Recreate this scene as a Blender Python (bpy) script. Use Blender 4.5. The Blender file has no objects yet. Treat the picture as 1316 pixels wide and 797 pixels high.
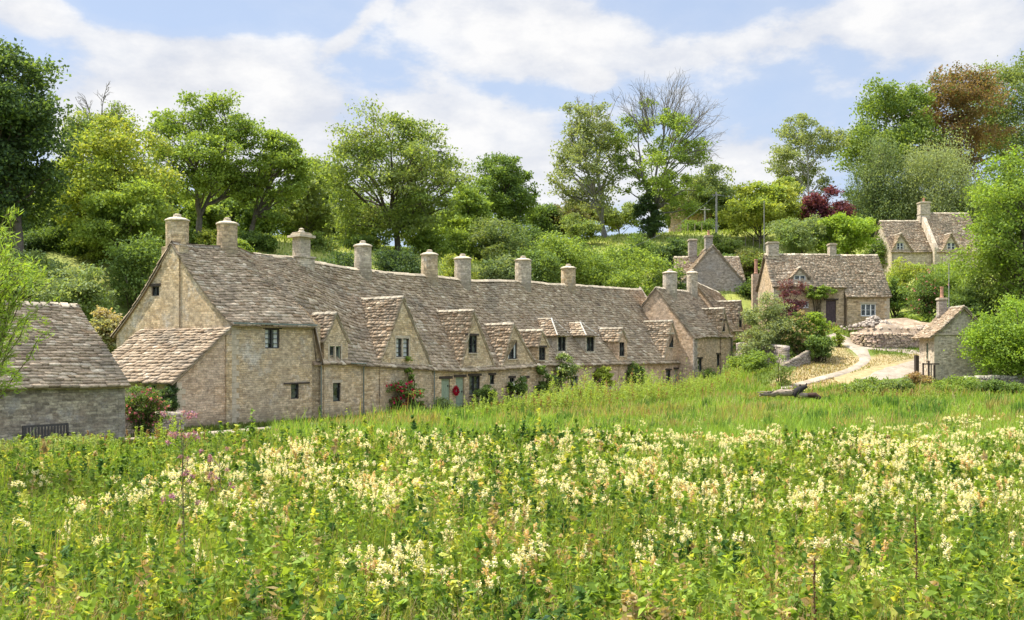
import bpy, math, random
import numpy as np
from mathutils.geometry import tessellate_polygon
from mathutils import Vector

rs = np.random.RandomState(7)
random.seed(7)
F_, CX, HY, CH = 1280.0, 658.0, 450.0, 3.75      # focal length in photo px, centre column, horizon row, eye height
sc = bpy.context.scene
COL = sc.collection

# ------------------------------------------------------------------ helpers
def P3(px, py, D):
    """world point seen at a photo pixel at depth D (survey helper)"""
    return np.array([(px-CX)/F_*D, D, CH+(HY-py)/F_*D])

def put(me, name, parent=None):
    o = bpy.data.objects.new(name, me); COL.objects.link(o)
    if parent is not None: o.parent = parent
    return o

def empty(name, loc, label, cat, group=None):
    o = bpy.data.objects.new(name, None); COL.objects.link(o)
    o.location = loc; o.empty_display_size = .3
    tag(o, label, cat, group); return o

def tag(o, label=None, cat=None, group=None, kind=None):
    if label: o['label'] = label
    if cat: o['category'] = cat
    if group: o['group'] = group
    if kind: o['kind'] = kind
    return o

bpy_view_dirty = [True]
def attach(o, parent):
    """child meshes are modelled in world space: keep them there"""
    if parent is not None:
        o.parent = parent
        if parent.parent is None: o.matrix_parent_inverse.translation = -parent.location
    return o

class MB:
    """polygon collector: becomes ONE mesh"""
    def __init__(s): s.v=[]; s.f=[]; s.uv=[]
    def face(s, pts, uvs=None):
        n=len(s.v); s.v += [tuple(map(float,p)) for p in pts]; s.f.append(tuple(range(n,n+len(pts))))
        if uvs is None: uvs=[(0,0)]*len(pts)
        s.uv += list(uvs)
    def box(s, fr, s0,s1,d0,d1,z0,z1, jit=0, top=None):
        c={}
        for i,a in enumerate((s0,s1)):
            for j,b in enumerate((d0,d1)):
                for k,z in enumerate((z0,z1)):
                    c[i,j,k]=fr.P(a+random.uniform(-jit,jit), b+random.uniform(-jit,jit), z+random.uniform(-jit,jit))
        L,W,H=s1-s0,d1-d0,z1-z0
        def q(a,b,c_,d,u0,u1,v0,v1): s.face([c[a],c[b],c[c_],c[d]],[(u0,v0),(u1,v0),(u1,v1),(u0,v1)])
        q((0,0,0),(1,0,0),(1,0,1),(0,0,1),s0,s1,z0,z1)
        q((1,1,0),(0,1,0),(0,1,1),(1,1,1),s1,s0,z0,z1)
        q((0,1,0),(0,0,0),(0,0,1),(0,1,1),d1,d0,z0,z1)
        q((1,0,0),(1,1,0),(1,1,1),(1,0,1),d0,d1,z0,z1)
        q((0,0,1),(1,0,1),(1,1,1),(0,1,1),s0,s1,d0,d1)
        q((0,0,0),(0,1,0),(1,1,0),(1,0,0),s0,s1,d0,d1)
    def lathe(s, c, prof, n=12, jit=0, rot=0, sx=1, sy=1):
        """prof: list of (r,z) from bottom to top round centre c"""
        rings=[]
        for r,z in prof:
            rings.append([(c[0]+sx*(r+random.uniform(-jit,jit))*math.cos(rot+2*math.pi*i/n), c[1]+sy*(r+random.uniform(-jit,jit))*math.sin(rot+2*math.pi*i/n), c[2]+z) for i in range(n)])
        R=max(p[0] for p in prof)
        for a in range(len(rings)-1):
            for i in range(n):
                j=(i+1)%n; u0=i/n*2*math.pi*R; u1=(i+1)/n*2*math.pi*R
                s.face([rings[a][i],rings[a][j],rings[a+1][j],rings[a+1][i]],[(u0,prof[a][1]),(u1,prof[a][1]),(u1,prof[a+1][1]),(u0,prof[a+1][1])])
        s.face(rings[-1],[(p[0],p[1]) for p in rings[-1]])
    def build(s, name, mat, parent=None, smooth=False):
        me=bpy.data.meshes.new(name); me.from_pydata(s.v,[],s.f); 
        l=me.uv_layers.new(name='UVMap'); l.data.foreach_set('uv', np.array(s.uv,dtype=np.float32).ravel())
        me.materials.append(mat)
        if smooth: me.polygons.foreach_set('use_smooth',[True]*len(me.polygons))
        me.update()
        o=put(me,name); attach(o,parent); return o

class QB:
    """quad buffer with a colour per vertex"""
    def __init__(s): s.V=[]; s.F=[]; s.C=[]; s.n=0
    def add(s,V,F,C):
        V=np.asarray(V,float).reshape(-1,3); s.V.append(V); s.F.append(np.asarray(F,int).reshape(-1,4)+s.n)
        C=np.asarray(C,float)
        if C.ndim==1: C=np.tile(C,(len(V),1))
        s.C.append(C); s.n+=len(V)
    def build(s,name,mat,parent=None,origin=None,smooth=False):
        V=np.concatenate(s.V); F=np.concatenate(s.F); C=np.concatenate(s.C)
        if origin is not None: V=V-np.asarray(origin)
        me=bpy.data.meshes.new(name)
        me.vertices.add(len(V)); me.vertices.foreach_set('co',V.astype(np.float32).ravel())
        me.loops.add(len(F)*4); me.loops.foreach_set('vertex_index',F.astype(np.int32).ravel())
        me.polygons.add(len(F)); me.polygons.foreach_set('loop_start',np.arange(0,len(F)*4,4,dtype=np.int32))
        me.polygons.foreach_set('loop_total',np.full(len(F),4,dtype=np.int32))
        if smooth: me.polygons.foreach_set('use_smooth',np.ones(len(F),bool))
        me.update(calc_edges=True)
        a=me.color_attributes.new('Col','FLOAT_COLOR','POINT')
        a.data.foreach_set('color',np.concatenate([C,np.ones((len(C),1))],1).astype(np.float32).ravel())
        me.materials.append(mat)
        o=put(me,name)
        if origin is not None and parent is None: o.location=origin
        attach(o,parent); return o

def unit(v): return v/np.maximum(np.linalg.norm(v,axis=-1,keepdims=True),1e-9)

def leaves(qb, C, L, W, col, up=.7, d1=None, rng=rs):
    """one rhombic leaf per centre"""
    n=len(C)
    nrm=unit(rng.normal(size=(n,3))+np.array([0,0,up]))
    if d1 is None: d1=rng.normal(size=(n,3))
    d1=unit(d1-nrm*np.sum(d1*nrm,1,keepdims=True)); d2=np.cross(nrm,d1)
    L=np.broadcast_to(np.asarray(L,float),(n,))[:,None]; W=np.broadcast_to(np.asarray(W,float),(n,))[:,None]
    V=np.stack([C-d1*L*.5, C+d2*W*.5-d1*L*.08, C+d1*L*.5, C-d2*W*.5-d1*L*.08],1).reshape(-1,3)
    F=np.arange(n*4).reshape(-1,4)
    qb.add(V,F,np.repeat(col,4,axis=0))

def tube(qb, pts, rad, sides=6, col=(.2,.17,.13)):
    pts=np.asarray(pts,float); k=len(pts); rad=np.asarray(rad,float)
    t=np.gradient(pts,axis=0); t=unit(t)
    ref=np.array([0.3,1,0.1]); a=unit(np.cross(t,ref)); b=np.cross(t,a)
    ang=np.arange(sides)/sides*2*np.pi
    V=(pts[:,None,:]+rad[:,None,None]*(a[:,None,:]*np.cos(ang)[None,:,None]+b[:,None,:]*np.sin(ang)[None,:,None])).reshape(-1,3)
    i=np.arange(sides); j=(i+1)%sides
    F=np.concatenate([np.stack([r*sides+i,r*sides+j,(r+1)*sides+j,(r+1)*sides+i],1) for r in range(k-1)])
    qb.add(V,F,np.array(col,float))

def vnoise(x,y,scale,seed=0):
    """smooth 2-d value noise 0..1"""
    r=np.random.RandomState(seed).rand(64,64)
    x=np.asarray(x)/scale; y=np.asarray(y)/scale
    xi=np.floor(x).astype(int); yi=np.floor(y).astype(int); fx=x-xi; fy=y-yi
    fx=fx*fx*(3-2*fx); fy=fy*fy*(3-2*fy)
    g=lambda a,b:r[a%64,b%64]
    return (g(xi,yi)*(1-fx)+g(xi+1,yi)*fx)*(1-fy)+(g(xi,yi+1)*(1-fx)+g(xi+1,yi+1)*fx)*fy

def sstep(a,b,x):
    t=np.clip((np.asarray(x,float)-a)/(b-a),0,1); return t*t*(3-2*t)

# ------------------------------------------------------------------ frames
class Frame:
    def __init__(s,ox,oy,dx,dy):
        l=math.hypot(dx,dy); s.o=(ox,oy); s.a=(dx/l,dy/l); s.b=(-dy/l,dx/l)
    def P(s,u,v,z): return (s.o[0]+s.a[0]*u+s.b[0]*v, s.o[1]+s.a[1]*u+s.b[1]*v, z)
    def PA(s,u,v,z):
        u,v,z=np.broadcast_arrays(u,v,z)
        return np.stack([s.o[0]+s.a[0]*u+s.b[0]*v, s.o[1]+s.a[1]*u+s.b[1]*v, z],-1)
    def Y(s,u,v): return s.o[1]+s.a[1]*u+s.b[1]*v
    def u(s,px,v=0):
        k=(px-CX)/F_
        return (k*(s.o[1]+s.b[1]*v)-s.o[0]-s.b[0]*v)/(s.a[0]-k*s.a[1])
    def v(s,px,u=0):
        k=(px-CX)/F_
        return (k*(s.o[1]+s.a[1]*u)-s.o[0]-s.a[0]*u)/(s.b[0]-k*s.b[1])
    def z(s,py,u,v=0): return CH+(HY-py)/F_*s.Y(u,v)
    def uz(s,px,py,v=0):
        u=s.u(px,v); return u, s.z(py,u,v)
ROW=Frame(-13.8,49,.592,.806)
def rowinv(x,y):
    dx,dy=np.asarray(x)+13.8,np.asarray(y)-49
    return dx*.592+dy*.806, -dx*.806+dy*.592

# ------------------------------------------------------------------ materials
def newmat(name):
    m=bpy.data.materials.new(name); m.use_nodes=True; nt=m.node_tree; nt.nodes.clear()
    out=nt.nodes.new('ShaderNodeOutputMaterial'); return m,nt,out
class N:
    def __init__(s,nt): s.nt=nt
    def n(s,t,**k):
        x=s.nt.nodes.new(t)
        for a,b in k.items():
            if a.startswith('i_'): x.inputs[a[2:].replace('_',' ')].default_value=b
            else: setattr(x,a,b)
        return x
    def l(s,a,b): s.nt.links.new(a,b)
    def mix(s,a,b,f,mode='MIX'):
        x=s.nt.nodes.new('ShaderNodeMix'); x.data_type='RGBA'; x.blend_type=mode
        for v,i in ((f,0),(a,6),(b,7)):
            if isinstance(v,(int,float)): x.inputs[i].default_value=v
            elif isinstance(v,tuple): x.inputs[i].default_value=(*v,1) if len(v)==3 else v
            else: s.l(v,x.inputs[i])
        return x.outputs[2]
    def noise(s,vec,scale,detail=4,rough=.55):
        x=s.n('ShaderNodeTexNoise'); x.inputs['Scale'].default_value=scale; x.inputs['Detail'].default_value=detail; x.inputs['Roughness'].default_value=rough
        if vec is not None: s.l(vec,x.inputs['Vector'])
        return x.outputs['Fac']
    def ramp(s,v,stops):
        x=s.n('ShaderNodeValToRGB'); e=x.color_ramp.elements
        while len(e)<len(stops): e.new(.5)
        for q,(p,c) in zip(e,stops): q.position=p; q.color=(*c,1) if isinstance(c,tuple) else (c,c,c,1)
        s.l(v,x.inputs[0]); return x.outputs[0]
    def rng(s,v,a,b,c,d):
        x=s.n('ShaderNodeMapRange'); s.l(v,x.inputs[0])
        for i,q in zip((1,2,3,4),(a,b,c,d)): x.inputs[i].default_value=q
        return x.outputs[0]
    def math(s,op,a,b=None):
        x=s.n('ShaderNodeMath',operation=op)
        for i,v in enumerate((a,b)):
            if v is None: continue
            if isinstance(v,(int,float)): x.inputs[i].default_value=v
            else: s.l(v,x.inputs[i])
        return x.outputs[0]
    def bump(s,h,strength,dist=.02):
        x=s.n('ShaderNodeBump'); x.inputs['Strength'].default_value=strength; x.inputs['Distance'].default_value=dist
        s.l(h,x.inputs['Height']); return x.outputs[0]

def principled(g,col,rough=.85,normal=None,spec=.25,metal=0):
    b=g.n('ShaderNodeBsdfPrincipled')
    if isinstance(col,tuple): b.inputs['Base Color'].default_value=(*col,1)
    else: g.l(col,b.inputs['Base Color'])
    if isinstance(rough,(int,float)): b.inputs['Roughness'].default_value=rough
    else: g.l(rough,b.inputs['Roughness'])
    b.inputs['Specular IOR Level'].default_value=spec; b.inputs['Metallic'].default_value=metal
    if normal is not None: g.l(normal,b.inputs['Normal'])
    return b

def mat_plain(name,col,rough=.7,var=.25,scale=6,spec=.25,metal=0):
    m,nt,out=newmat(name); g=N(nt)
    tc=g.n('ShaderNodeTexCoord').outputs['Object']
    n1=g.noise(tc,scale,5)
    c=g.mix(tuple(x*(1-var) for x in col),tuple(min(1,x*(1+var)) for x in col),g.rng(n1,.3,.7,0,1))
    b=principled(g,c,rough,g.bump(n1,.2),spec,metal); g.l(b.outputs[0],out.inputs[0]); return m

def mat_stone(name,c1,c2,grey,lime,bw=.29,bh=.115,mortar=(.36,.31,.24),limeamt=.5,seed=0,pink=(.34,.23,.15),pinkamt=.35):
    m,nt,out=newmat(name); g=N(nt)
    uv=g.n('ShaderNodeUVMap').outputs[0]; ob=g.n('ShaderNodeTexCoord').outputs['Object']
    mp=g.n('ShaderNodeMapping'); mp.inputs['Location'].default_value=(seed*3.7,seed*1.3,seed*7.1); g.l(ob,mp.inputs[0]); ob=mp.outputs[0]
    nz=g.n('ShaderNodeTexNoise'); nz.inputs['Scale'].default_value=2.6; nz.inputs['Detail'].default_value=5; g.l(ob,nz.inputs['Vector'])
    off=g.n('ShaderNodeVectorMath',operation='MULTIPLY_ADD'); g.l(nz.outputs['Color'],off.inputs[0]); off.inputs[1].default_value=(.34,.17,0); g.l(uv,off.inputs[2])
    br=g.n('ShaderNodeTexBrick'); g.l(off.outputs[0],br.inputs['Vector']); br.offset=.37; br.squash=.72; br.squash_frequency=3
    br.inputs['Scale'].default_value=1; br.inputs['Brick Width'].default_value=bw; br.inputs['Row Height'].default_value=bh
    br.inputs['Mortar Size'].default_value=.011; br.inputs['Mortar Smooth'].default_value=.4; br.inputs['Bias'].default_value=0
    br.inputs['Color1'].default_value=(0,0,0,1); br.inputs['Color2'].default_value=(1,1,1,1); br.inputs['Mortar'].default_value=(.5,.5,.5,1)
    stone=g.ramp(br.outputs['Color'],[(0,tuple(x*.74 for x in c1)),(.35,c1),(.7,c2),(1,tuple(min(1,x*1.15) for x in c2))])
    big=g.noise(ob,.45,5,.6); med=g.noise(ob,1.7,6,.65); fine=g.noise(ob,14,6,.7)
    c=g.mix(stone,grey,g.rng(big,.42,.62,0,.6))
    c=g.mix(c,pink,g.math('MULTIPLY',g.rng(med,.5,.68,0,pinkamt),1.0))
    c=g.mix(c,lime,g.math('MULTIPLY',g.rng(g.noise(ob,.8,7,.75),.52,.66,0,1),limeamt))
    c=g.mix(c,mortar,g.math('MULTIPLY',br.outputs['Fac'],.35))
    c=g.mix(c,g.ramp(g.noise(ob,5.5,5,.7),[(.3,.55),(.5,1.0),(.7,1.35)]),.75,'MULTIPLY')
    vo=g.n('ShaderNodeTexVoronoi'); vo.inputs['Scale'].default_value=3.4; vo.inputs['Randomness'].default_value=1
    vm=g.n('ShaderNodeVectorMath',operation='MULTIPLY'); g.l(off.outputs[0],vm.inputs[0]); vm.inputs[1].default_value=(1,2.3,1); g.l(vm.outputs[0],vo.inputs['Vector'])
    c=g.mix(c,g.ramp(vo.outputs['Color'],[(.1,.68),(.5,1.0),(.9,1.3)]),.55,'MULTIPLY')
    c=g.mix(c,(.075,.065,.05),g.rng(g.noise(ob,2.2,10,.85),.53,.70,0,.7))
    c=g.mix(c,(1,1,1),1.0,'MULTIPLY'); 
    c=g.mix(c,g.ramp(fine,[(.3,.6),(.7,1.35)]),.55,'MULTIPLY')
    c=g.mix(c,(.965,.975,1.03),1.0,'MULTIPLY')
    sp=g.n('ShaderNodeSeparateXYZ'); g.l(uv,sp.inputs[0])     # damp, mossy foot of the wall with an uneven tide line
    damp=g.math('MULTIPLY',g.rng(g.math('ADD',sp.outputs[1],g.math('MULTIPLY',med,-1.6)),-.1,-.75,0,1),.55); c=g.mix(c,(.20,.165,.11),damp)
    h=g.math('ADD',g.math('MULTIPLY',br.outputs['Fac'],-.8),g.math('MULTIPLY',fine,.7))
    h=g.math('ADD',h,g.math('MULTIPLY',br.outputs['Color'],.35))
    b=principled(g,c,.92,g.bump(h,.9,.035),.15); g.l(b.outputs[0],out.inputs[0]); return m

def mat_col(name,kind):
    """materials that read the colour given to each leaf / slate / stone"""
    m,nt,out=newmat(name); g=N(nt)
    at=g.n('ShaderNodeAttribute'); at.attribute_name='Col'; c=at.outputs['Color']
    ob=g.n('ShaderNodeTexCoord').outputs['Object']
    if kind=='leaf':
        b=principled(g,c,.65,None,.16)
        tr=g.n('ShaderNodeBsdfTranslucent'); g.l(g.mix(c,(1.35,1.25,.55),1.0,'MULTIPLY'),tr.inputs[0])
        mx=g.n('ShaderNodeMixShader'); mx.inputs[0].default_value=.45; g.l(b.outputs[0],mx.inputs[1]); g.l(tr.outputs[0],mx.inputs[2])
        g.l(mx.outputs[0],out.inputs[0])
    elif kind=='slate':
        f=g.noise(ob,9,7,.7); b_=g.noise(ob,.5,5,.65)
        c=g.mix(c,g.ramp(f,[(.28,.45),(.5,.95),(.72,1.6)]),.75,'MULTIPLY')
        c=g.mix(c,(.52,.46,.36),g.rng(g.noise(ob,22,4,.6),.58,.7,0,.55))
        c=g.mix(c,(.13,.075,.03),g.rng(g.noise(ob,1.3,8,.75),.6,.72,0,.55))
        c=g.mix(c,(.16,.14,.11),g.rng(b_,.50,.66,0,.5))
        c=g.mix(c,(.17,.18,.07),g.rng(g.noise(ob,.9,9,.8),.60,.70,0,.5))
        b=principled(g,c,.9,g.bump(f,.7,.02),.2); g.l(b.outputs[0],out.inputs[0])
    else:
        f=g.noise(ob,4 if kind=='bark' else 9,6,.7)
        c=g.mix(c,g.ramp(f,[(.3,.55),(.7,1.4)]),.8,'MULTIPLY')
        b=principled(g,c,.9,g.bump(f,.6,.03),.15); g.l(b.outputs[0],out.inputs[0])
    return m

M={}
M['leaf']=mat_col('leaf','leaf'); M['slate']=mat_col('stone_slate','slate'); M['bark']=mat_col('bark','bark'); M['rock']=mat_col('loose_stone','rock')
OC=(.42,.32,.20); OC2=(.50,.40,.27)
M['stone_a']=mat_stone('stone_weathered',(.53,.37,.185),(.66,.485,.27),(.47,.38,.25),(.60,.54,.43),limeamt=.7,seed=1)
M['stone_b']=mat_stone('stone_cottage',(.56,.39,.195),(.68,.505,.285),(.50,.395,.25),(.60,.535,.42),limeamt=.35,seed=2)
M['stone_c']=mat_stone('stone_warm',(.58,.385,.215),(.68,.48,.29),(.54,.41,.28),(.52,.45,.36),limeamt=.15,seed=3)
M['stone_d']=mat_stone('stone_grey',(.38,.31,.22),(.48,.40,.30),(.35,.30,.235),(.42,.40,.36),bw=.30,bh=.13,limeamt=.5,seed=4,pinkamt=.1)
M['stone_e']=mat_stone('stone_barn',(.30,.24,.16),(.44,.36,.24),(.29,.25,.19),(.42,.40,.36),bw=.30,bh=.11,limeamt=.5,seed=5)
M['stone_f']=mat_stone('stone_honey',(.52,.36,.18),(.60,.43,.24),(.40,.32,.22),(.50,.44,.35),bw=.42,bh=.2,limeamt=.1,seed=6,pinkamt=.15)
M['stone_g']=mat_stone('stone_pale',(.54,.43,.28),(.66,.54,.37),(.46,.39,.29),(.62,.56,.45),limeamt=.4,seed=8,pinkamt=.1)
M['drystone']=mat_stone('dry_stone',(.27,.22,.17),(.40,.33,.26),(.28,.25,.21),(.44,.41,.36),bw=.26,bh=.07,mortar=(.05,.04,.035),limeamt=.3,seed=9)
M['dress']=mat_plain('dressed_stone',(.46,.38,.27),.9,.25,5)
M['lead']=mat_plain('lead',(.13,.13,.13),.5,.3)
M['wood']=mat_plain('dark_oak',(.055,.04,.03),.8,.4,12)
M['frame']=mat_plain('iron_frame',(.04,.038,.035),.5,.3)
M['greenframe']=mat_plain('sage_paint',(.26,.30,.22),.55,.15)
M['greendoor']=mat_plain('green_door_paint',(.25,.30,.20),.5,.12)
M['white']=mat_plain('white_paint',(.78,.77,.73),.45,.05)
M['browndoor']=mat_plain('brown_door',(.085,.055,.055),.6,.3)
M['pipe']=mat_plain('green_grey_pipe',(.16,.18,.15),.5,.2)
M['pot']=mat_plain('terracotta',(.42,.22,.14),.8,.25)
M['bench']=mat_plain('weathered_bench_wood',(.07,.062,.055),.7,.35,20)
M['metal']=mat_plain('galvanised',(.35,.36,.37),.4,.2,10,.5)
M['curtain']=mat_plain('curtain',(.55,.55,.50),.9,.1)
M['red']=mat_plain('wreath_red',(.45,.02,.04),.6,.3)
def mat_glass():
    m,nt,out=newmat('window_glass'); g=N(nt)
    ob=g.n('ShaderNodeTexCoord').outputs['Object']
    c=g.mix((.015,.018,.018),(.10,.11,.10),g.rng(g.noise(ob,2.5,2),.45,.6,0,1))
    b=principled(g,c,.12,g.bump(g.noise(ob,3,2),.15,.02),.7); g.l(b.outputs[0],out.inputs[0]); return m
M['glass']=mat_glass()
def mat_ground():
    m,nt,out=newmat('ground_grass'); g=N(nt)
    at=g.n('ShaderNodeAttribute'); at.attribute_name='Col'
    ob=g.n('ShaderNodeTexCoord').outputs['Object']
    f=g.noise(ob,3.0,8,.75); f2=g.noise(ob,.25,4)
    c=g.mix(at.outputs['Color'],g.ramp(f,[(.25,.5),(.5,.95),(.75,1.5)]),.8,'MULTIPLY')
    c=g.mix(c,g.ramp(f2,[(.35,(.75,.85,.8)),(.65,(1.25,1.1,.9))]),.6,'MULTIPLY')
    b=principled(g,c,.95,g.bump(f,1,.08),.1); g.l(b.outputs[0],out.inputs[0]); return m
M['ground']=mat_ground()
def mat_gravel(name,a,b_):
    m,nt,out=newmat(name); g=N(nt)
    ob=g.n('ShaderNodeTexCoord').outputs['Object']
    f=g.noise(ob,18,6,.8); f2=g.noise(ob,1.1,6,.7)
    c=g.mix(a,b_,g.rng(f2,.35,.65,0,1)); c=g.mix(c,g.ramp(f,[(.3,.6),(.7,1.3)]),.85,'MULTIPLY'); c=g.mix(c,g.ramp(g.noise(ob,.5,6,.7),[(.35,.75),(.65,1.2)]),.8,'MULTIPLY')
    c=g.mix(c,(.14,.16,.05),g.rng(g.noise(ob,2.4,8,.8),.56,.66,0,.5))
    b=principled(g,c,.95,g.bump(f,.6,.02),.1); g.l(b.outputs[0],out.inputs[0]); return m
M['gravel']=mat_gravel('gravel',(.26,.21,.15),(.38,.32,.25)); M['road']=mat_gravel('road_surface',(.26,.21,.155),(.36,.30,.23))
M['rubble']=mat_gravel('rubble_ground',(.24,.17,.11),(.42,.33,.24))

# ------------------------------------------------------------------ terrain
ctl=[]
def cp(px,py,D): p=P3(px,py,D); ctl.append((p[0],p[1],p[2]))
for x in (-90,-50,-25,0,25,50,90):
    for y in (-10,12,28): ctl.append((x,y,-.1 if x<40 else .1))
for x,y,z in ((-22,38,0),(-8,38,-.05),(5,42,-.05),(15,50,.0),(25,55,.1),(38,58,.4),(55,55,.8),(80,55,1.5)): ctl.append((x,y,z))
for u in (-18,-10,0,12,24,36,46):
    for v in (-6,-2,3): 
        p=ROW.P(u,v,0); ctl.append((p[0],p[1],.0+max(0,u-24)*.02+(.1 if v>0 else 0)))
for u,v,z in ((54,-3,1.3),(61,-3,1.9),(66,-4,2.4),(54,4,2.4),(62,4,4.5),(48,9,2.5),(30,10,1.5),(10,11,1.2),(-10,10,1.5),(-25,8,1.6),(-30,0,.8)):
    p=ROW.P(u,v,0); ctl.append((p[0],p[1],z))
for a in ((430,322,92),(300,312,86),(150,305,86),(50,335,76),(-80,330,74),(560,330,100),(700,318,120),(800,303,130),(880,300,135),(950,300,130),(1050,295,135),
          (920,388,103),(960,380,108),(1000,470,78),(1030,468,80),(1000,502,71),(1080,438,88),(1065,455,84),(1110,466,80),(1150,477,77.5),(1185,478,79),(1200,490,76),(1262,488,77),(1300,488,76),(1380,480,76),
          (1115,418,91.5),(1180,415,92),(1060,420,91.5),(990,420,93),(1140,414,99),(1000,400,100),(1150,356,114),(1250,352,114),(1120,352,123),(1320,340,115),(1150,310,138),(1250,300,150),(1400,300,150),
          (1240,420,90),(1300,400,95),(1130,449,85),(1190,452,85),(1040,492,74),(1090,480,77)): cp(*a)
for x in (-110,-50,0,60,130): ctl.append((x,190,17+ (x>50)*5))
for x,y,z in ((-60,120,15),(-20,130,15.5),(30,150,19),(130,120,19),(130,60,5),(-110,70,9),(-110,30,.5),(-55,60,5),(0,92,10.5),(14,110,13),(22,120,16)): ctl.append((x,y,z))
ctl=np.array(ctl)
_K=np.sqrt(((ctl[:,None,:2]-ctl[None,:,:2])**2).sum(-1)+9.0)
_w=np.linalg.solve(_K+np.eye(len(ctl))*.3*-1,ctl[:,2]-5)
def ground(x,y):
    x=np.clip(np.asarray(x,float),-115,135); y=np.clip(np.asarray(y,float),-10,195)
    sh=x.shape; q=np.stack([x.ravel(),y.ravel()],-1); o=np.empty(len(q))
    for i in range(0,len(q),20000):
        r=np.sqrt(((q[i:i+20000,None,:]-ctl[None,:,:2])**2).sum(-1)+9.0); o[i:i+20000]=r@_w+5
    return o.reshape(sh)
def G(x,y): return float(ground(np.array([x]),np.array([y]))[0])

GRASSY=np.array((.10,.145,.028)); DRY=np.array((.34,.265,.15)); FIELD=np.array((.26,.28,.075)); WOOD=np.array((.045,.05,.02))
def poly_mask(x,y,poly):
    ins=np.zeros(x.shape,bool); n=len(poly)
    for i in range(n):
        x0,y0=poly[i]; x1,y1=poly[(i+1)%n]
        c=((y0>y)!=(y1>y))&(x<(x1-x0)*(y-y0)/(y1-y0+1e-9)+x0); ins^=c
    return ins
DRYPOLY=[tuple(P3(*a)[:2]) for a in ((965,505,70),(1010,470,77),(1040,462,81),(1068,442,87),(1090,448,86),(1102,462,82.5),(1200,450,85),(1185,470,80.5),(1130,476,77.6),(1100,487,74.5),(1030,505,70))]
xs=np.concatenate([-np.geomspace(2500,80,14),np.arange(-75,95,1.0),np.geomspace(100,2500,14)])
ys=np.concatenate([-np.geomspace(400,12,8),np.arange(-8,160,1.0),np.geomspace(165,3000,16)])
X,Yg=np.meshgrid(xs,ys); Z=ground(X,Yg)+(vnoise(X,Yg,5,1)-.5)*.10
V=np.stack([X,Yg,Z],-1).reshape(-1,3); ny,nx=X.shape
idx=np.arange(ny*nx).reshape(ny,nx)
Fq=np.stack([idx[:-1,:-1],idx[:-1,1:],idx[1:,1:],idx[1:,:-1]],-1).reshape(-1,4)
c=np.tile(GRASSY,(ny,nx,1))
hill=sstep(4,11,Z)[...,None]; c=c*(1-hill)+FIELD*hill
nn=vnoise(X,Yg,3,5)[...,None]
dm=poly_mask(X,Yg,DRYPOLY)[...,None]*(.75+.25*nn); c=c*(1-dm)+DRY*dm
q=QB(); q.add(V,Fq,c.reshape(-1,3)); g_=q.build('ground',M['ground'],smooth=True); tag(g_,kind='structure')

def ribbon(name,pts,w,mat,lift=.05):
    """pts: XY centre line; w: widths"""
    pts=np.array(pts,float); 
    t=np.linspace(0,len(pts)-1,len(pts)*14); i=np.arange(len(pts))
    # smooth centre line
    c=np.stack([np.interp(t,i,pts[:,0]),np.interp(t,i,pts[:,1])],-1); k=np.ones(9)/9
    for d in (0,1):
        pad=np.pad(c[:,d],4,mode='edge'); c[:,d]=np.convolve(pad,k,'valid')
    w=np.interp(t,i,np.broadcast_to(w,(len(pts),)))
    tg=unit(np.gradient(c,axis=0)); nr=np.stack([-tg[:,1],tg[:,0]],-1)
    m=7; a=np.linspace(-.5,.5,m)
    ww=w*(1+.15*(vnoise(np.arange(len(w)),0*w,6,3)-.5))
    XY=c[:,None,:]+nr[:,None,:]*(a[None,:,None]*ww[:,None,None])
    Zr=ground(XY[...,0],XY[...,1])+(vnoise(XY[...,0],XY[...,1],5,1)-.5)*.10+lift; Zr[:,0]-=lift*1.5; Zr[:,-1]-=lift*1.5
    V=np.concatenate([XY,Zr[...,None]],-1).reshape(-1,3); n=len(c); idx=np.arange(n*m).reshape(n,m)
    Fq=np.stack([idx[:-1,:-1],idx[:-1,1:],idx[1:,1:],idx[1:,:-1]],-1).reshape(-1,4)
    q=QB(); q.add(V,Fq,np.array((.4,.35,.3))); o=q.build(name,mat,smooth=True); tag(o,kind='structure'); return o
ribbon('row_path',[ROW.P(u,-2.9,0)[:2] for u in range(-14,52,3)],[2.6]*22,M['gravel'])
ribbon('garden_path',[P3(*a)[:2] for a in ((1066,429,89),(1080,436,88),(1092,443,87),(1103,452,85.5),(1112,462,82),(1110,468,80),(1096,476,78),(1070,485,76),(1040,493,74),(1005,502,72),(975,512,69))],[2.3,2.0,1.8,1.6,1.0,.8,.75,.75,.8,.9,.9],M['gravel'],.07)
ribbon('terrace_lane',[P3(*a)[:2] for a in ((1100,452,86),(1125,451.5,85.2),(1150,453,85),(1185,455,84.5))],[1.2]*4,M['gravel'],.07)
ribbon('lane',[P3(*a)[:2] for a in ((1105,489,74.6),(1135,483,76.2),(1165,476,78.2),(1195,468,81),(1230,462,84),(1290,455,88))],[.8,2.0,2.9,3.4,3.6,3.6],M['road'],.06)

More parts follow.
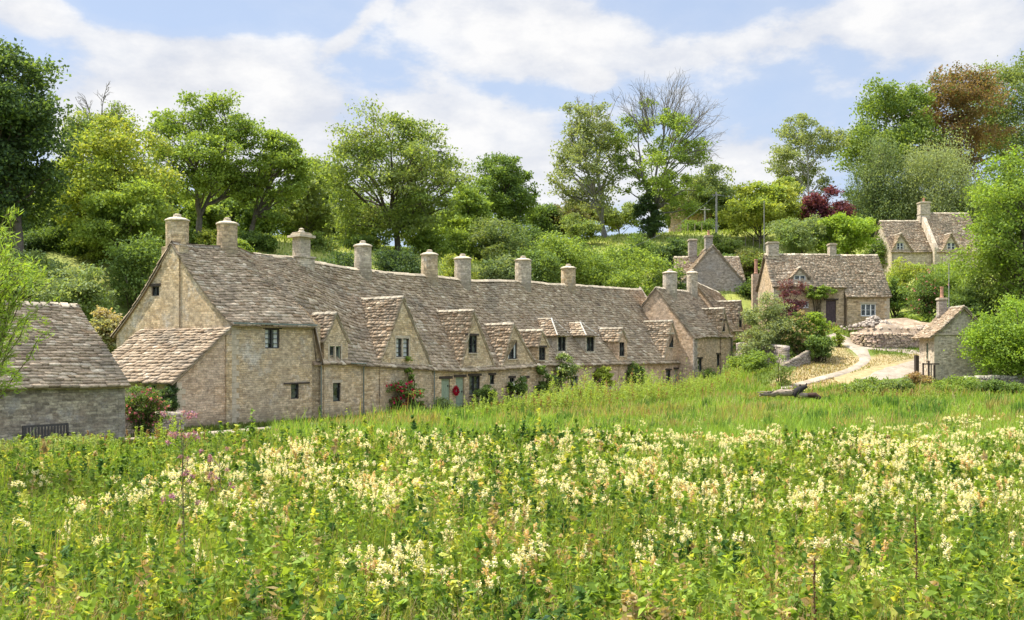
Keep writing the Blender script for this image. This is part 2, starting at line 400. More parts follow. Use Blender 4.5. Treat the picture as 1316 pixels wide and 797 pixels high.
# ------------------------------------------------------------------ roofs
SL_DARK=np.array((.27,.185,.115)); SL_MID=np.array((.50,.375,.25)); SL_PALE=np.array((.66,.54,.39)); SL_RUST=np.array((.33,.22,.13))
def slate_cols(n,rng,tone=1.):
    a=rng.rand(n,1); c=SL_DARK+(SL_MID-SL_DARK)*np.clip(.35+a*.95,0,1)
    p=rng.rand(n,1); c=np.where(p>.82,SL_MID+(SL_PALE-SL_MID)*rng.rand(n,1),c); c=np.where(p<.04,SL_RUST,c)
    return c*tone*(1+.12*rng.normal(size=(n,1)))
def slates(qb,S,T,arange_,e0=.26,e1=.15,w0=.42,w1=.26,th=.085,rng=rs,tone=1.,base=True,rag=.045):
    """S(a,t)->xyz, a along the eave, t metres up the slope; arange_(t)->(a0,a1)"""
    ts=[];t=0.
    while t<T:
        f=t/T; e=e0+(e1-e0)*f; ts.append((t,e,w0+(w1-w0)*f)); t+=e
    allA0=[];allA1=[];allT=[];allE=[]
    for t,e,w in ts:
        a0,a1=arange_(min(t+e*.5,T))
        if a1-a0<.12: continue
        x=a0-rng.rand()*.05; 
        while x<a1:
            ww=w*rng.uniform(.6,1.35); x1=min(x+ww,a1+.03)
            if a1-x1<.1: x1=a1+rng.rand()*.04
            allA0.append(x);allA1.append(x1);allT.append(t);allE.append(e); x=x1+.008
    A0=np.array(allA0);A1=np.array(allA1);TT=np.array(allT);E=np.array(allE); n=len(A0)
    if n==0: return
    tl=TT-.03+rng.uniform(-rag,rag,n); tu=np.minimum(TT+E*1.3,T+.02)
    thk=th*rng.uniform(.6,1.5,n)
    def SN(a,t):
        p=S(a,t); h=.02
        na=S(a+h,t)-p; nt_=S(a,t+h)-p; nn=unit(np.cross(na,nt_)); s=np.sign(nn[:,2:3]); s[s==0]=1
        return p,nn*s
    skew=rng.uniform(-.012,.012,n)
    out=[]
    for a,t,off in ((A0,tl+skew,thk+.01),(A1,tl-skew,thk+.01),(A1,tu,np.full(n,.006)),(A0,tu,np.full(n,.006)),
                    (A0,tl+skew,np.full(n,-.01)),(A1,tl-skew,np.full(n,-.01)),(A1,tu,np.full(n,-.02)),(A0,tu,np.full(n,-.02))):
        p,nn=SN(a,t); out.append(p+nn*(off+rng.uniform(-.006,.006,n))[:,None])
    V=np.stack(out,1).reshape(-1,3); b=np.arange(n)[:,None]*8
    Fq=np.concatenate([b+np.array([0,1,2,3]),b+np.array([4,5,1,0]),b+np.array([5,6,2,1]),b+np.array([7,4,0,3])])
    edge_shade=np.tile(np.array([1.06,1.06,.92,.92,.32,.32,.6,.6]),n)[:,None]; qb.add(V,Fq,np.repeat(slate_cols(n,rng,tone),8,axis=0)*edge_shade)  # unlit lower edges of the courses painted darker into the slate colour
    if base:
        tt=np.linspace(0,T,10); rows=[]
        for t in tt:
            a0,a1=arange_(t); a=np.linspace(a0+.02,max(a1-.02,a0+.03),12); p,nn=SN(a,np.full(12,t)); rows.append((p-nn*.03,p-nn*.11))
        for lay in (0,1):
            V=np.concatenate([r[lay] for r in rows]); idx=np.arange(120).reshape(10,12)
            qb.add(V,np.stack([idx[:-1,:-1],idx[:-1,1:],idx[1:,1:],idx[1:,:-1]],-1).reshape(-1,4),SL_DARK*.8)
        # close the edges of the boarding
        top=np.stack([r[0] for r in rows]); bot=np.stack([r[1] for r in rows])
        for e_t,e_b in ((top[0],bot[0]),(top[-1],bot[-1]),(top[:,0],bot[:,0]),(top[:,-1],bot[:,-1])):
            m=len(e_t); V=np.concatenate([e_t,e_b]); i=np.arange(m-1)
            qb.add(V,np.stack([i,i+1,i+1+m,i+m],1),SL_MID*.7)
def ridge_stones(qb,A,B,sag=None,w=.17,h=.10,step=.42,rng=rs,col=(.34,.285,.20)):
    """inverted-V capping stones from A to B"""
    A=np.array(A,float);B=np.array(B,float);L=np.linalg.norm(B-A); n=max(2,int(L/step)); d=(B-A)/L
    s=unit(np.cross(d,[0,0,1.])[None])[0]
    for i in range(n):
        f0,f1=i/n+.004,(i+1)/n-.004
        a=A+(B-A)*f0;b=A+(B-A)*f1
        if sag is not None: a=a+[0,0,sag(f0)]; b=b+[0,0,sag(f1)]
        j=rng.uniform(-.02,.02); up=np.array([0,0,h*.55+j])
        V=[a-s*w-[0,0,h],a+up,a+s*w-[0,0,h],b-s*w-[0,0,h],b+up+[0,0,rng.uniform(-.012,.012)],b+s*w-[0,0,h]]
        V+=[a-s*w*.8-[0,0,h*1.8],a+s*w*.8-[0,0,h*1.8]]
        c=np.array(col)*rng.uniform(.75,1.25)
        qb.add(V,[[0,3,4,1],[1,4,5,2],[6,0,1,7],[7,1,2,2][:3]+[7]] if False else [[0,3,4,1],[1,4,5,2],[6,0,1,7]],c)

def verge(qb,pts,fr_s,fr,w=.10,th=.09,col=(.40,.34,.24)):
    """stone coping / barge strip on the front edge of a gable: pts (s,z) in plane d=fr_s"""
    for (s0,z0),(s1,z1) in zip(pts[:-1],pts[1:]):
        n=max(1,int(math.hypot(s1-s0,z1-z0)/.6))
        for i in range(n):
            a=i/n;b=(i+1)/n
            A=(s0+(s1-s0)*a,z0+(z1-z0)*a);B=(s0+(s1-s0)*b,z0+(z1-z0)*b)
            V=[]
            for (s,z) in (A,B):
                for d,dz in ((fr_s-w*.6,-th),(fr_s-w*.6,.02),(fr_s+w*.6,.02),(fr_s+w*.6,-th)): V.append(fr.P(s,d,z+dz))
            qb.add(V,[[0,4,5,1],[1,5,6,2],[2,6,7,3],[3,7,4,0]],np.array(col)*random.uniform(.85,1.15))

# ------------------------------------------------------------------ walls / openings
def wallpoly(mb,fr,fixed,const,outline,holes=(),inward=1,reveal=.2):
    """planar wall with openings; fixed 'd' (facade) or 's' (end wall)"""
    def W(a,z,off=0):
        return fr.P(a,const+off*inward,z) if fixed=='d' else fr.P(const+off*inward,a,z)
    loops=[[Vector((a,z,0)) for a,z in outline]]
    for (a0,a1,z0,z1) in holes: loops.append([Vector((a0,z0,0)),Vector((a0,z1,0)),Vector((a1,z1,0)),Vector((a1,z0,0))])
    flat=[p for l in loops for p in l]
    for tri in tessellate_polygon(loops):
        pts=[flat[i] for i in tri]
        mb.face([W(p.x,p.y) for p in pts],[(p.x,p.y) for p in pts])
    for (a0,a1,z0,z1) in holes:
        r=reveal
        for (p,q_) in (((a0,z0),(a0,z1)),((a0,z1),(a1,z1)),((a1,z1),(a1,z0)),((a1,z0),(a0,z0))):
            mb.face([W(*p),W(*q_),W(*q_,r),W(*p,r)],[(p[0],p[1]),(q_[0],q_[1]),(q_[0]+r,q_[1]),(p[0]+r,p[1])])
def bbox(mb,fr,fixed,c,a0,a1,o0,o1,z0,z1,jit=0):
    """box placed relative to a wall plane, o = distance inward"""
    if fixed=='d': mb.box(fr,a0,a1,c+o0,c+o1,z0,z1,jit)
    else: mb.box(fr,c+o0,c+o1,a0,a1,z0,z1,jit)

def window(par,fr,fixed,c,a0,a1,z0,z1,frame='frame',lights=2,lintel='wood',bars=0,label=None,curt=False,sill=True,mull=None):
    mb=MB(); f=.05 if frame!='white' else .075
    for (x0,x1,y0,y1) in ((a0,a0+f,z0,z1),(a1-f,a1,z0,z1),(a0+f,a1-f,z0,z0+f),(a0+f,a1-f,z1-f,z1)): bbox(mb,fr,fixed,c,x0,x1,.07,.14,y0,y1)
    for i in range(1,lights):
        m=a0+(a1-a0)*i/lights; bbox(mb,fr,fixed,c,m-f*.6,m+f*.6,.06,.14,z0+f,z1-f)
    for i in range(1,bars+1):
        zz=z0+(z1-z0)*i/(bars+1)
        for j in range(lights):
            b0=a0+(a1-a0)*j/lights+f*.6; b1=a0+(a1-a0)*(j+1)/lights-f*.6
            bbox(mb,fr,fixed,c,b0+.02,b1-.02,.085,.12,zz-.014,zz+.014)
    w=mb.build('window',M[frame],par)
    if label: w['label']=label
    g=MB(); bbox(g,fr,fixed,c,a0+.01,a1-.01,.155,.165,z0+.01,z1-.01); g.build('pane',M['glass'],w)
    if curt:
        g=MB(); W=(a1-a0)
        bbox(g,fr,fixed,c,a0+f,a0+W*.3,.142,.150,z0+f,z1-f); bbox(g,fr,fixed,c,a1-W*.3,a1-f,.142,.150,z0+f,z1-f); g.build('curtain',M['curtain'],w)
    if lintel:
        g=MB(); e=.14
        if lintel=='wood': bbox(g,fr,fixed,c,a0-e,a1+e,-.04,.16,z1,z1+.13,.01); mt=M['wood']
        elif lintel=='wide': bbox(g,fr,fixed,c,a0-.5,a1+.7,-.07,.16,z1,z1+.08,.01); mt=M['wood']
        else: bbox(g,fr,fixed,c,a0-.1,a1+.1,-.03,.16,z1,z1+.16); mt=M['dress']
        g.build('lintel',mt,w)
    if mull:
        g=MB(); t=.1
        for (x0,x1,y0,y1) in ((a0-t,a0,z0-t,z1+t),(a1,a1+t,z0-t,z1+t),(a0,a1,z0-t,z0),((a0+a1)/2-.045,(a0+a1)/2+.045,z0,z1)): bbox(g,fr,fixed,c,x0,x1,-.025,.10,y0,y1)
        g.build('stone_surround',M['dress'],w)
    elif sill:
        g=MB(); bbox(g,fr,fixed,c,a0-.05,a1+.05,-.06,.12,z0-.07,z0-.002); g.build('sill',M['dress'],w)
    return w
def door(par,fr,c,a0,a1,z0,z1,mat='greendoor',lintel=True,label=None):
    mb=MB(); n=5
    for i in range(n): 
        x0=a0+(a1-a0)*i/n; mb.box(fr,x0+.006,x0+(a1-a0)/n-.006,c+.10,c+.14,z0,z1)
    mb.box(fr,a0,a1,c+.13,c+.17,z0,z1)
    for zz in (z0+.25,z1-.3): mb.box(fr,a0+.03,a1-.03,c+.085,c+.102,zz,zz+.12)
    d=mb.build('door',M[mat],par)
    if label: d['label']=label
    g=MB(); g.box(fr,a1-.16,a1-.12,c+.05,c+.098,z0+.95,z0+1.07); g.box(fr,a1-.18,a1-.10,c+.04,c+.055,z0+1.0,z0+1.03); g.build('handle',M['frame'],d)
    if lintel: g=MB(); g.box(fr,a0-.2,a1+.2,c-.05,c+.17,z1,z1+.16,.01); g.build('lintel',M['wood'],d)
    return d

def chimney(par,c,w,h,kind='round',mat='stone_b',pot=None,d=None,rot=0.8,cap=True,below=1.0,flare=False):
    """c: centre at the ridge; h above it"""
    d=d or w; mb=MB()
    if kind=='round':
        r=w/2; pr=[(r*1.04,-below),(r*1.04,.05),(r,.1)]+[(r*random.uniform(.97,1.02),h*f) for f in (.25,.45,.65,.85)]+[(r,h)]
        mb.lathe(c,pr,14,.012,sy=d/w)
        cc=[(r*1.0,h),(r*1.11,h+.05),(r*1.09,h+.11),(r*.75,h+.2),(r*.4,h+.24),(r*.33,h+.34),(r*.36,h+.38),(r*.2,h+.42)]
    else:
        fr=Frame(c[0],c[1],math.cos(rot),math.sin(rot)); z=c[2]
        mb.box(fr,-w/2,w/2,-d/2,d/2,z-below,z+h); mb.box(fr,-w/2-.05,w/2+.05,-d/2-.05,d/2+.05,z+.02,z+.12)
        if flare: mb.box(fr,-w/2-.2,w/2+.2,-d/2-.15,d/2+.15,z-below,z+.22); mb.box(fr,-w/2-.28,w/2+.28,-d/2-.2,d/2+.2,z+.22,z+.32,.01)
        cc=None
    o=mb.build('chimney',M[mat],par)
    g=MB()
    if cc: g.lathe((c[0],c[1],c[2]),cc,14,.015)
    else:
        z=c[2]
        if flare: g.box(fr,-w/2-.22,w/2+.22,-d/2-.2,d/2+.2,z+h-.12,z+h+.002,.01); g.lathe((c[0],c[1],z+h),[(.3,.1),(.2,.25),(.14,.3),(.16,.4),(.05,.45)],9)
        g.box(fr,-w/2-.07,w/2+.07,-d/2-.07,d/2+.07,z+h,z+h+.1,.01); g.box(fr,-w/2-.02,w/2+.02,-d/2-.02,d/2+.02,z+h+.1,z+h+.18,.02)
    g.build('chimney_cap',M['dress'],o)
    if pot:
        g=MB(); g.lathe((c[0],c[1],c[2]+h+.15),[(.15,0),(.17,.08),(.13,.12),(.12,pot-.1),(.16,pot-.06),(.15,pot)],10); g.build('chimney_pot',M['pot'],o)
    return o
def pipe(par,pts,r=.04,mat='pipe',name='drainpipe'):
    q=QB(); tube(q,pts,[r]*len(pts),6,(.2,.2,.2))
    me=q.build(name,M[mat],par); return me

# gabled roof piece facing the front (ridge runs back)
def wing_roof(qb,fr,L,A,R,d0,zmain_inv,rng=rs,tone=1.,e0=.27,e1=.16):
    """L,A,R=(s,z) foot, apex, foot ; zmain_inv(z)=depth where the main roof reaches height z"""
    for (s1,z1) in (L,R):
        sA,zA=A; T=math.hypot(s1-sA,z1-zA)
        # bring the foot a little out
        def S(a,t,s1=s1,z1=z1,T=T):
            f=np.asarray(t)/T; sag=.10*np.sin(np.clip(f,0,1)*np.pi)
            return fr.PA(s1+(sA-s1)*f, a, z1+(zA-z1)*f-sag*.5)
        def ar(t,z1=z1,T=T):
            z=z1+(zA-z1)*min(t/T,1); return d0, max(d0+.3,float(zmain_inv(z))+.25)
        slates(qb,S,T,ar,e0=e0,e1=e1,w0=.42,w1=.3,rng=rng,tone=tone)
    b=float(zmain_inv(A[1]))+.2
    ridge_stones(qb,fr.P(A[0],d0-.03,A[1]+.05),fr.P(A[0],b,A[1]+.03),w=.15,h=.09)

# ------------------------------------------------------------------ the terrace (long row)
VR=4.8
RPX=[(210,310),(240,316),(262,318),(300,318),(322,328),(345,330),(378,332),(392,336),(440,344),(478,348),(500,351),(542,355),(560,356),(590,360),(607,362),(660,362),(685,363),(705,366),(745,367),(770,370),(806,372),(830,372)]
RU=np.array([ROW.u(a,VR) for a,b in RPX]); RZ=np.array([ROW.z(b,ROW.u(a,VR),VR) for a,b in RPX])
def ridge_z(u): return np.interp(u,RU,RZ)
EPX=[(402,463),(448,463),(488,466.5),(592,473),(640,471),(704,465.5),(750,466),(793,464.5),(850,463.5),(880,463)]
EU=np.array([ROW.u(a,0) for a,b in EPX]); EZ=np.array([ROW.z(b,ROW.u(a,0),0) for a,b in EPX])
U1=ROW.u(401,0)          # where the high eave of the end cottage stops
EAVE1=5.2
def zroof_hi(u,v):
    f=np.clip(v/VR,-.1,1); return EAVE1+(ridge_z(u)-EAVE1)*(f*.92+.08*f*f) + 0*u
def zroof(u,v):
    """height of the front slope"""
    u=np.asarray(u,float); v=np.asarray(v,float)
    hi=zroof_hi(u,v); e=np.interp(u,EU,EZ); f=np.clip(v/VR,-.1,1)
    lo=e+(ridge_z(u)-e)*(f*.82+.18*f*f)
    a=1-sstep(U1,U1+6,u); b=sstep(.6,3.2,v)
    z=lo+(hi-lo)*a*b
    wob=(vnoise(u,v,2.2,11)-.5)*.14+(vnoise(u,v,6,12)-.5)*.16
    return np.where(u<U1,hi,z)+wob*np.clip(v*1.2,0,1)
def dinv(u):
    vs=np.linspace(-.2,VR,60); zs=np.maximum.accumulate(zroof(np.full(60,u),vs))
    return lambda z: np.interp(z,zs,vs)

GROUP_ROW='stone cottages of the long terraced row'
def base_z(u): return -.35+ (0 if u<40 else .3)
def cottage(name,label,u0,u1,mat,front_extra=None,eave_hi=False,holes=(),holes_end=(),group=GROUP_ROW):
    c=ROW.P((u0+u1)/2,2.4,0); par=empty(name,(c[0],c[1],0),label,'cottage',group); return par

def main_roof(par,u0,u1,seed,back=True,tone=1.,hi=False):
    rng=np.random.RandomState(seed); q=QB(); T=math.hypot(VR+.25,5.2)
    def S(a,t):
        v=-.22+(VR+.22)*np.clip(np.asarray(t)/T,-.05,1.02); return ROW.PA(a,v,zroof(a,v) if not hi else zroof(np.minimum(a,U1-.01),v))
    slates(q,S,T,lambda t:(u0,u1),rng=rng,tone=tone,e0=.28,e1=.16)
    def Sb(a,t):
        f=np.clip(np.asarray(t)/T,-.05,1.02); v=2*VR+.4-(VR+.4)*f; return ROW.PA(a,v,4.6+(ridge_z(a)-4.6)*f)
    slates(q,Sb,T,lambda t:(u0,u1),rng=rng,e0=.5,e1=.4,w0=.9,w1=.7,tone=tone)
    us=np.arange(u0,u1,1.1)
    for a,b in zip(us,np.append(us[1:],u1)):
        ridge_stones(q,ROW.P(a,VR,float(ridge_z(a))+.06+(vnoise(a,0,2.2,11)-.5)*.1),ROW.P(b,VR,float(ridge_z(b))+.06+(vnoise(b,0,2.2,11)-.5)*.1),w=.2,h=.12,rng=rng,col=(.27,.225,.155))
    return q.build('roof',M['slate'],par)

def rect(x0,y0,x1,y1,v=0,fr=ROW):
    a0=fr.u(x0,v);a1=fr.u(x1,v);am=(a0+a1)/2
    return a0,a1,fr.z(y1,am,v),fr.z(y0,am,v)

def gable_face(mb,fr,L,A,R,c,zb,holes=(),thick=.0):
    wallpoly(mb,fr,'d',c,[(L[0],zb),(R[0],zb),(R[0],R[1]),(A[0],A[1]-.03),(L[0],L[1])],holes)

# --- cottage 1: end cottage with the big gable
p1=empty('terraced_cottage',(*ROW.P(2.5,4.8,0)[:2],0),'end cottage of the long row, with the wide plain gable and a slate lean-to','cottage',GROUP_ROW)
w1=rect(340.8,422.9,359.5,447.7); w2=rect(374,493.5,384.4,512.7)
mb=MB()
zf=lambda u: float(zroof(u,0))-.05
wallpoly(mb,ROW,'d',0,[(0,-.4),(U1+.6,-.4),(U1+.6,EAVE1-.05),(0,EAVE1-.05)],[w1,w2])
gz=float(ridge_z(0)); GB=9.9
gv0=ROW.v(204.6,0);gv1=ROW.v(194.6,0)
gw=(gv0,gv1,ROW.z(380.4,0,6.3),ROW.z(368,0,6.3))
prof=[(v,float(zroof(0.02,v))-.1) for v in (0,.8,1.6,2.4,3.2,4.0)]+[(VR,gz-.08)]
wallpoly(mb,ROW,'s',0.0,[(0,-.4)]+prof+[(6.3,7.9),(8,6.25),(GB,4.75),(GB,-.4)],[gw])
mb.box(ROW,-.07,.5,4.15,5.65,-.4,gz-.15)                       # chimney breast
wallpoly(mb,ROW,'d',GB,[(0,-.4),(U1,-.4),(U1,4.7),(0,4.7)],inward=-1)
wallpoly(mb,ROW,'s',U1+.6,[(0,-.4),(0,EAVE1-.1),(VR,gz-.9),(GB,4.5),(GB,-.4)],inward=-1)
mb.build('wall',M['stone_a'],p1)
mb=MB()  # quoins at the front corner
z=-.3
i=0
while z<EAVE1-.2:
    h=random.uniform(.2,.3); l=.45 if i%2 else .28; k=.28 if i%2 else .45
    mb.box(ROW,-.025,l,-.025,k,z,z+h-.012); z+=h; i+=1
mb.build('quoin',M['dress'],p1)
q=QB()
rng=np.random.RandomState(21); T=math.hypot(VR+.25,4.0)
def S1(a,t):
    v=-.22+(VR+.22)*np.clip(np.asarray(t)/T,-.05,1.02); return ROW.PA(a,v,zroof(np.minimum(a,U1-.01),v)-.05)
slates(q,S1,T,lambda t:(-.12,U1+.15+.75*min(1,max(0,t-2)/3)),rng=rng)
def S1b(a,t):
    f=np.clip(np.asarray(t)/T,-.05,1.02); v=GB+.3-(GB+.3-VR)*f; return ROW.PA(a,v,4.5+(ridge_z(a)-4.5)*f-.25*np.sin(np.pi*f))
slates(q,S1b,T+1.5,lambda t:(-.12,U1+.6),rng=rng,e0=.5,e1=.4,w0=.8,w1=.7)
ridge_stones(q,ROW.P(-.1,VR,gz+.05),ROW.P(U1+.6,VR,float(ridge_z(U1+.6))+.05),sag=lambda f:float(ridge_z(f*(U1+.7)-.1))-(gz+(float(ridge_z(U1+.6))-gz)*f),w=.2,h=.12,rng=rng)
q.build('roof',M['slate'],p1)
chimney(p1,ROW.P(.60,VR+.45,gz-.3),1.16,ROW.z(283,0,VR)-gz+.3,mat='stone_b',below=.6)
chimney(p1,ROW.P(3.46,VR,float(ridge_z(3.46))-.1),1.12,ROW.z(290,3.46,VR)-float(ridge_z(3.46))+.1,mat='stone_f')
window(p1,ROW,'d',0,*w1,frame='frame',lights=2,lintel='wood',bars=3,sill=False,curt=True)
window(p1,ROW,'d',0,*w2,frame='frame',lights=1,lintel='wide',bars=2,sill=False)
window(p1,ROW,'s',0,*gw,frame='frame',lights=2,lintel='wood',sill=False)
g=MB(); g.box(ROW,-.05,U1+.1,-.30,-.2,EAVE1-.16,EAVE1-.08); g.build('gutter',M['pipe'],p1)
# lean-to
sL=-3.1; zt=4.85; zl=2.35; VB=7.3
mb=MB()
lw=(1.6,2.6,1.2,2.1)
wallpoly(mb,ROW,'d',.02,[(sL,-.5),(0,-.5),(0,zt-.1),(sL,zl-.08)])
wallpoly(mb,ROW,'s',sL,[(.02,-.5),(VB,-.5),(VB,zl-.08),(.02,zl-.08)],[lw])
wallpoly(mb,ROW,'d',VB,[(sL,-.5),(0,-.5),(0,zt-.1),(sL,zl-.08)],inward=-1)
lt=mb.build('lean_to_wall',M['stone_c'],p1)
window(p1,ROW,'s',sL,*lw,frame='greenframe',lights=2,lintel='wood',bars=1)
q=QB(); T=math.hypot(3.35,2.65)
def SLt(a,t):
    f=np.asarray(t)/T; return ROW.PA(sL-.25+(3.35)*f-.12, a, zl-.15+(zt-zl+.15)*f)
slates(q,SLt,T,lambda t:(-.1,VB+.1),rng=rng,e0=.25,e1=.2,w0=.45,w1=.35,tone=.82)
verge(q,[(sL-.3,zl-.12),(0-.02,zt+.08)],0.0,ROW,w=.1,th=.12)
q.build('lean_to_roof',M['slate'],p1)
g=MB(); g.box(ROW,-.35,-.02,-.06,.25,-.5,4.5); g.build('buttress',M['stone_a'],p1)

# --- generic gabled cottages of the row
def gp(px,py,v=0): return ROW.uz(px,py,v)
def row_cottage(label,u0,u1,mat,gables,holes,seed,tone=1.,endwall=False):
    par=empty('terraced_cottage',(*ROW.P((u0+u1)/2,4.8,0)[:2],0),label,'cottage',GROUP_ROW)
    mb=MB(); n=40
    # front wall outline follows the eave, rises into wall gables
    segs=[]; us=np.linspace(u0,u1,12)
    top=[(float(u),float(np.interp(u,EU,EZ))-.06) for u in us]
    outl=[(u0,-.5)]+[(u1,-.5)]+top[::-1]
    ew=[(w[0]-.12,w[1]+.12,w[2]-.1,w[3]+.1) for gd in gables for w in gd.get('win',[]) if w[3]+.12<float(np.interp((w[0]+w[1])/2,EU,EZ))-.06]
    if len(ew)==2 and ew[1][0]-ew[0][1]<.1: ew=[(ew[0][0],ew[1][1],min(ew[0][2],ew[1][2]),max(ew[0][3],ew[1][3]))]
    wallpoly(mb,ROW,'d',0,outl,[h for h in holes]+ew)
    wallpoly(mb,ROW,'d',2*VR,[(u0,-.5),(u1,-.5),(u1,4.5),(u0,4.5)],inward=-1)
    wallpoly(mb,ROW,'s',u1-.01,[(0,-.5),(0,float(np.interp(u1,EU,EZ))-.1)]+[(v,float(zroof(u1,v))-.12) for v in (1,2,3,4)]+[(VR,float(ridge_z(u1))-.1),(2*VR,4.5),(2*VR,-.5)],inward=-1)
    for gd in gables:
        c=gd.get('c',-.05); L,A,R=gd['L'],gd['A'],gd['R']
        zb=gd.get('zb',min(L[1],R[1])-.1)
        if gd.get('box'):      # dormer cheeks under the roof feet
            zb=gd['zb']; back=float(dinv(A[0])(L[1]))+.3
            s0,s1=gd['box']
            wallpoly(mb,ROW,'d',c,[(s0,zb),(s1,zb),(s1,R[1]),(A[0],A[1]-.04),(s0,L[1])],gd.get('win',[]))
            for s_,i_ in ((s0,1),(s1,-1)): wallpoly(mb,ROW,'s',s_,[(c,zb),(back,zb),(back,L[1]),(c,L[1])],inward=i_)
        else:
            wallpoly(mb,ROW,'d',c,[(L[0],zb),(R[0],zb)]+([R] if R[1]>zb+.02 else [])+[(A[0],A[1]-.04)]+([L] if L[1]>zb+.02 else []),gd.get('win',[]))
            for s_ in (L[0],R[0]): pass
    mb.build('wall',M[mat],par)
    main_roof(par,u0,u1,seed,tone=tone)
    for i,gd in enumerate(gables):
        q=QB(); rng=np.random.RandomState(seed*10+i); c=gd.get('c',-.05)
        wing_roof(q,ROW,gd['L'],gd['A'],gd['R'],c-.05,dinv(gd['A'][0]),rng=rng,tone=1.12)
        verge(q,[gd['L'],gd['A'],gd['R']],c-.035,ROW,w=.05,th=.11,col=(.50,.42,.29))
        q.build('gable_roof',M['slate'],par)
    return par
g1L,g1A,g1R=gp(414,440.5),gp(431,402.5),gp(448,439.8)
g2L,g2A,g2R=gp(487.5,466.7),gp(517,382.3),gp(554.4,471.2)
g3L,g3A,g3R=gp(592,472.8),gp(607.4,399),gp(634.5,470)
g4L,g4A,g4R=gp(644.5,471),gp(659,416.4),gp(689,471)
g5L,g5A,g5R=gp(690.6,446),gp(695.9,424.6),gp(705.3,445.5)
g8L,g8A,g8R=gp(794.3,438.6),gp(799,422),gp(806,439)
g9L,g9A,g9R=gp(851.8,463.8),gp(863,412.4),gp(878.6,462.8)
uB=[U1,gp(554,0)[0],gp(641.5,0)[0],gp(708,0)[0],gp(775,0)[0],ROW.u(886,0)]
# cottage 2
W_=[rect(428,492,437.9,516)]; wg1=rect(423.2,444.8,437.9,468.7,-.05); wg2=rect(509,435,525.4,458.8,-.05); wl2=rect(494.5,495,499.4,507)
p2=row_cottage('terraced cottage with a small steep gable beside a taller gable, pink rose at its wall',uB[0],uB[1],'stone_b',
   [dict(L=g1L,A=g1A,R=g1R,zb=-.5,box=(g1L[0]+.1,g1R[0]-.1),win=[wg1,rect(428,492,437.9,516,-.05)],c=-.05),
    dict(L=g2L,A=g2A,R=g2R,zb=-.5,win=[wg2],c=-.05)],[],31)
window(p2,ROW,'d',-.05,*wg1,frame='greenframe',lights=2,lintel=None,mull=True)
window(p2,ROW,'d',-.05,*rect(428,492,437.9,516,-.05),frame='frame',lights=1,lintel='stone',sill=False)
window(p2,ROW,'d',-.05,*wg2,frame='frame',lights=2,lintel='stone',mull=True,bars=3,curt=True)
pipe(p2,[ROW.P(U1+.55,-.12,3.1),ROW.P(U1+.55,-.12,-.2)]); uu=ROW.u(465.5,0)
pipe(p2,[ROW.P(uu-1.2,-.32,3.02),ROW.P(uu,-.32,2.98),ROW.P(uu,-.12,2.8),ROW.P(uu,-.12,-.2)]); 
g=MB(); g.box(ROW,ROW.u(467,0),ROW.u(471,0),-.10,-.01,-.4,2.9); g.build('recess_shadow_board',M['wood'],p2) if False else None
chimney(p2,ROW.P(8.8,VR,float(ridge_z(8.8))-.1),.78,ROW.z(303,8.8,VR)-float(ridge_z(8.8))+.1,mat='stone_g',kind='square',d=.7,rot=.94,flare=True)
chimney(p2,ROW.P(13.9,VR,float(ridge_z(13.9))-.1),1.1,ROW.z(318,13.9,VR)-float(ridge_z(13.9))+.1,mat='stone_g')
# cottage 3
H3=[rect(567.3,487,578.6,517),rect(585.7,485,596.5,524),rect(603,483,617,507),rect(629.4,482,635.6,494)]
H3=[(a,b,max(z0,.0),z1) for a,b,z0,z1 in H3]
wg3=rect(602,431.4,613.4,453.6,-.05)
p3=row_cottage('terraced cottage with green plank doors, a red wreath and one tall gable',uB[1],uB[2],'stone_b',[dict(L=g3L,A=g3A,R=g3R,zb=g3L[1]-.25,win=[wg3])],H3,32,1.0)
window(p3,ROW,'d',-.05,*wg3,frame='frame',lights=2,lintel='wood',bars=1)
door(p3,ROW,0,*H3[0],label='plain sage green plank door'); door(p3,ROW,0,*H3[1],label='green plank door with the red wreath')
window(p3,ROW,'d',0,*H3[2],frame='frame',lights=2,lintel='wood',bars=2); window(p3,ROW,'d',0,*H3[3],frame='frame',lights=1,lintel='wood')
pipe(p3,[ROW.P(uB[1]+.15,-.13,2.6),ROW.P(uB[1]+.15,-.13,.0)])
chimney(p3,ROW.P(20.3,VR,float(ridge_z(20.3))-.1),1.15,ROW.z(329,20.3,VR)-float(ridge_z(20.3))+.1,mat='stone_a')
# cottage 4
H4=[rect(655,485.6,661,503),rect(671.8,486,677.8,517)]
H4=[(a,b,max(z0,.0),z1) for a,b,z0,z1 in H4]
wg4=rect(653,437,664.8,461.5,-.05); wg5=rect(692.7,446.5,701.2,463,-.05)
p4=row_cottage('terraced cottage behind white climbing roses, gable window with pale curtains',uB[2],uB[3],'stone_b',
  [dict(L=g4L,A=g4A,R=g4R,zb=g4L[1]-.3,win=[wg4]),dict(L=g5L,A=g5A,R=g5R,zb=2.3,box=(g5L[0]+.08,g5R[0]-.08),win=[wg5])],H4,33)
window(p4,ROW,'d',-.05,*wg4,frame='frame',lights=3,lintel=None,bars=0,curt=True); window(p4,ROW,'d',-.05,*wg5,frame='frame',lights=2,lintel='wood')
window(p4,ROW,'d',0,*H4[0],frame='frame',lights=2,lintel='wood'); door(p4,ROW,0,*H4[1])
chimney(p4,ROW.P(23.9,VR,float(ridge_z(23.9))-.1),1.2,ROW.z(334,23.9,VR)-float(ridge_z(23.9))+.1,mat='stone_g')
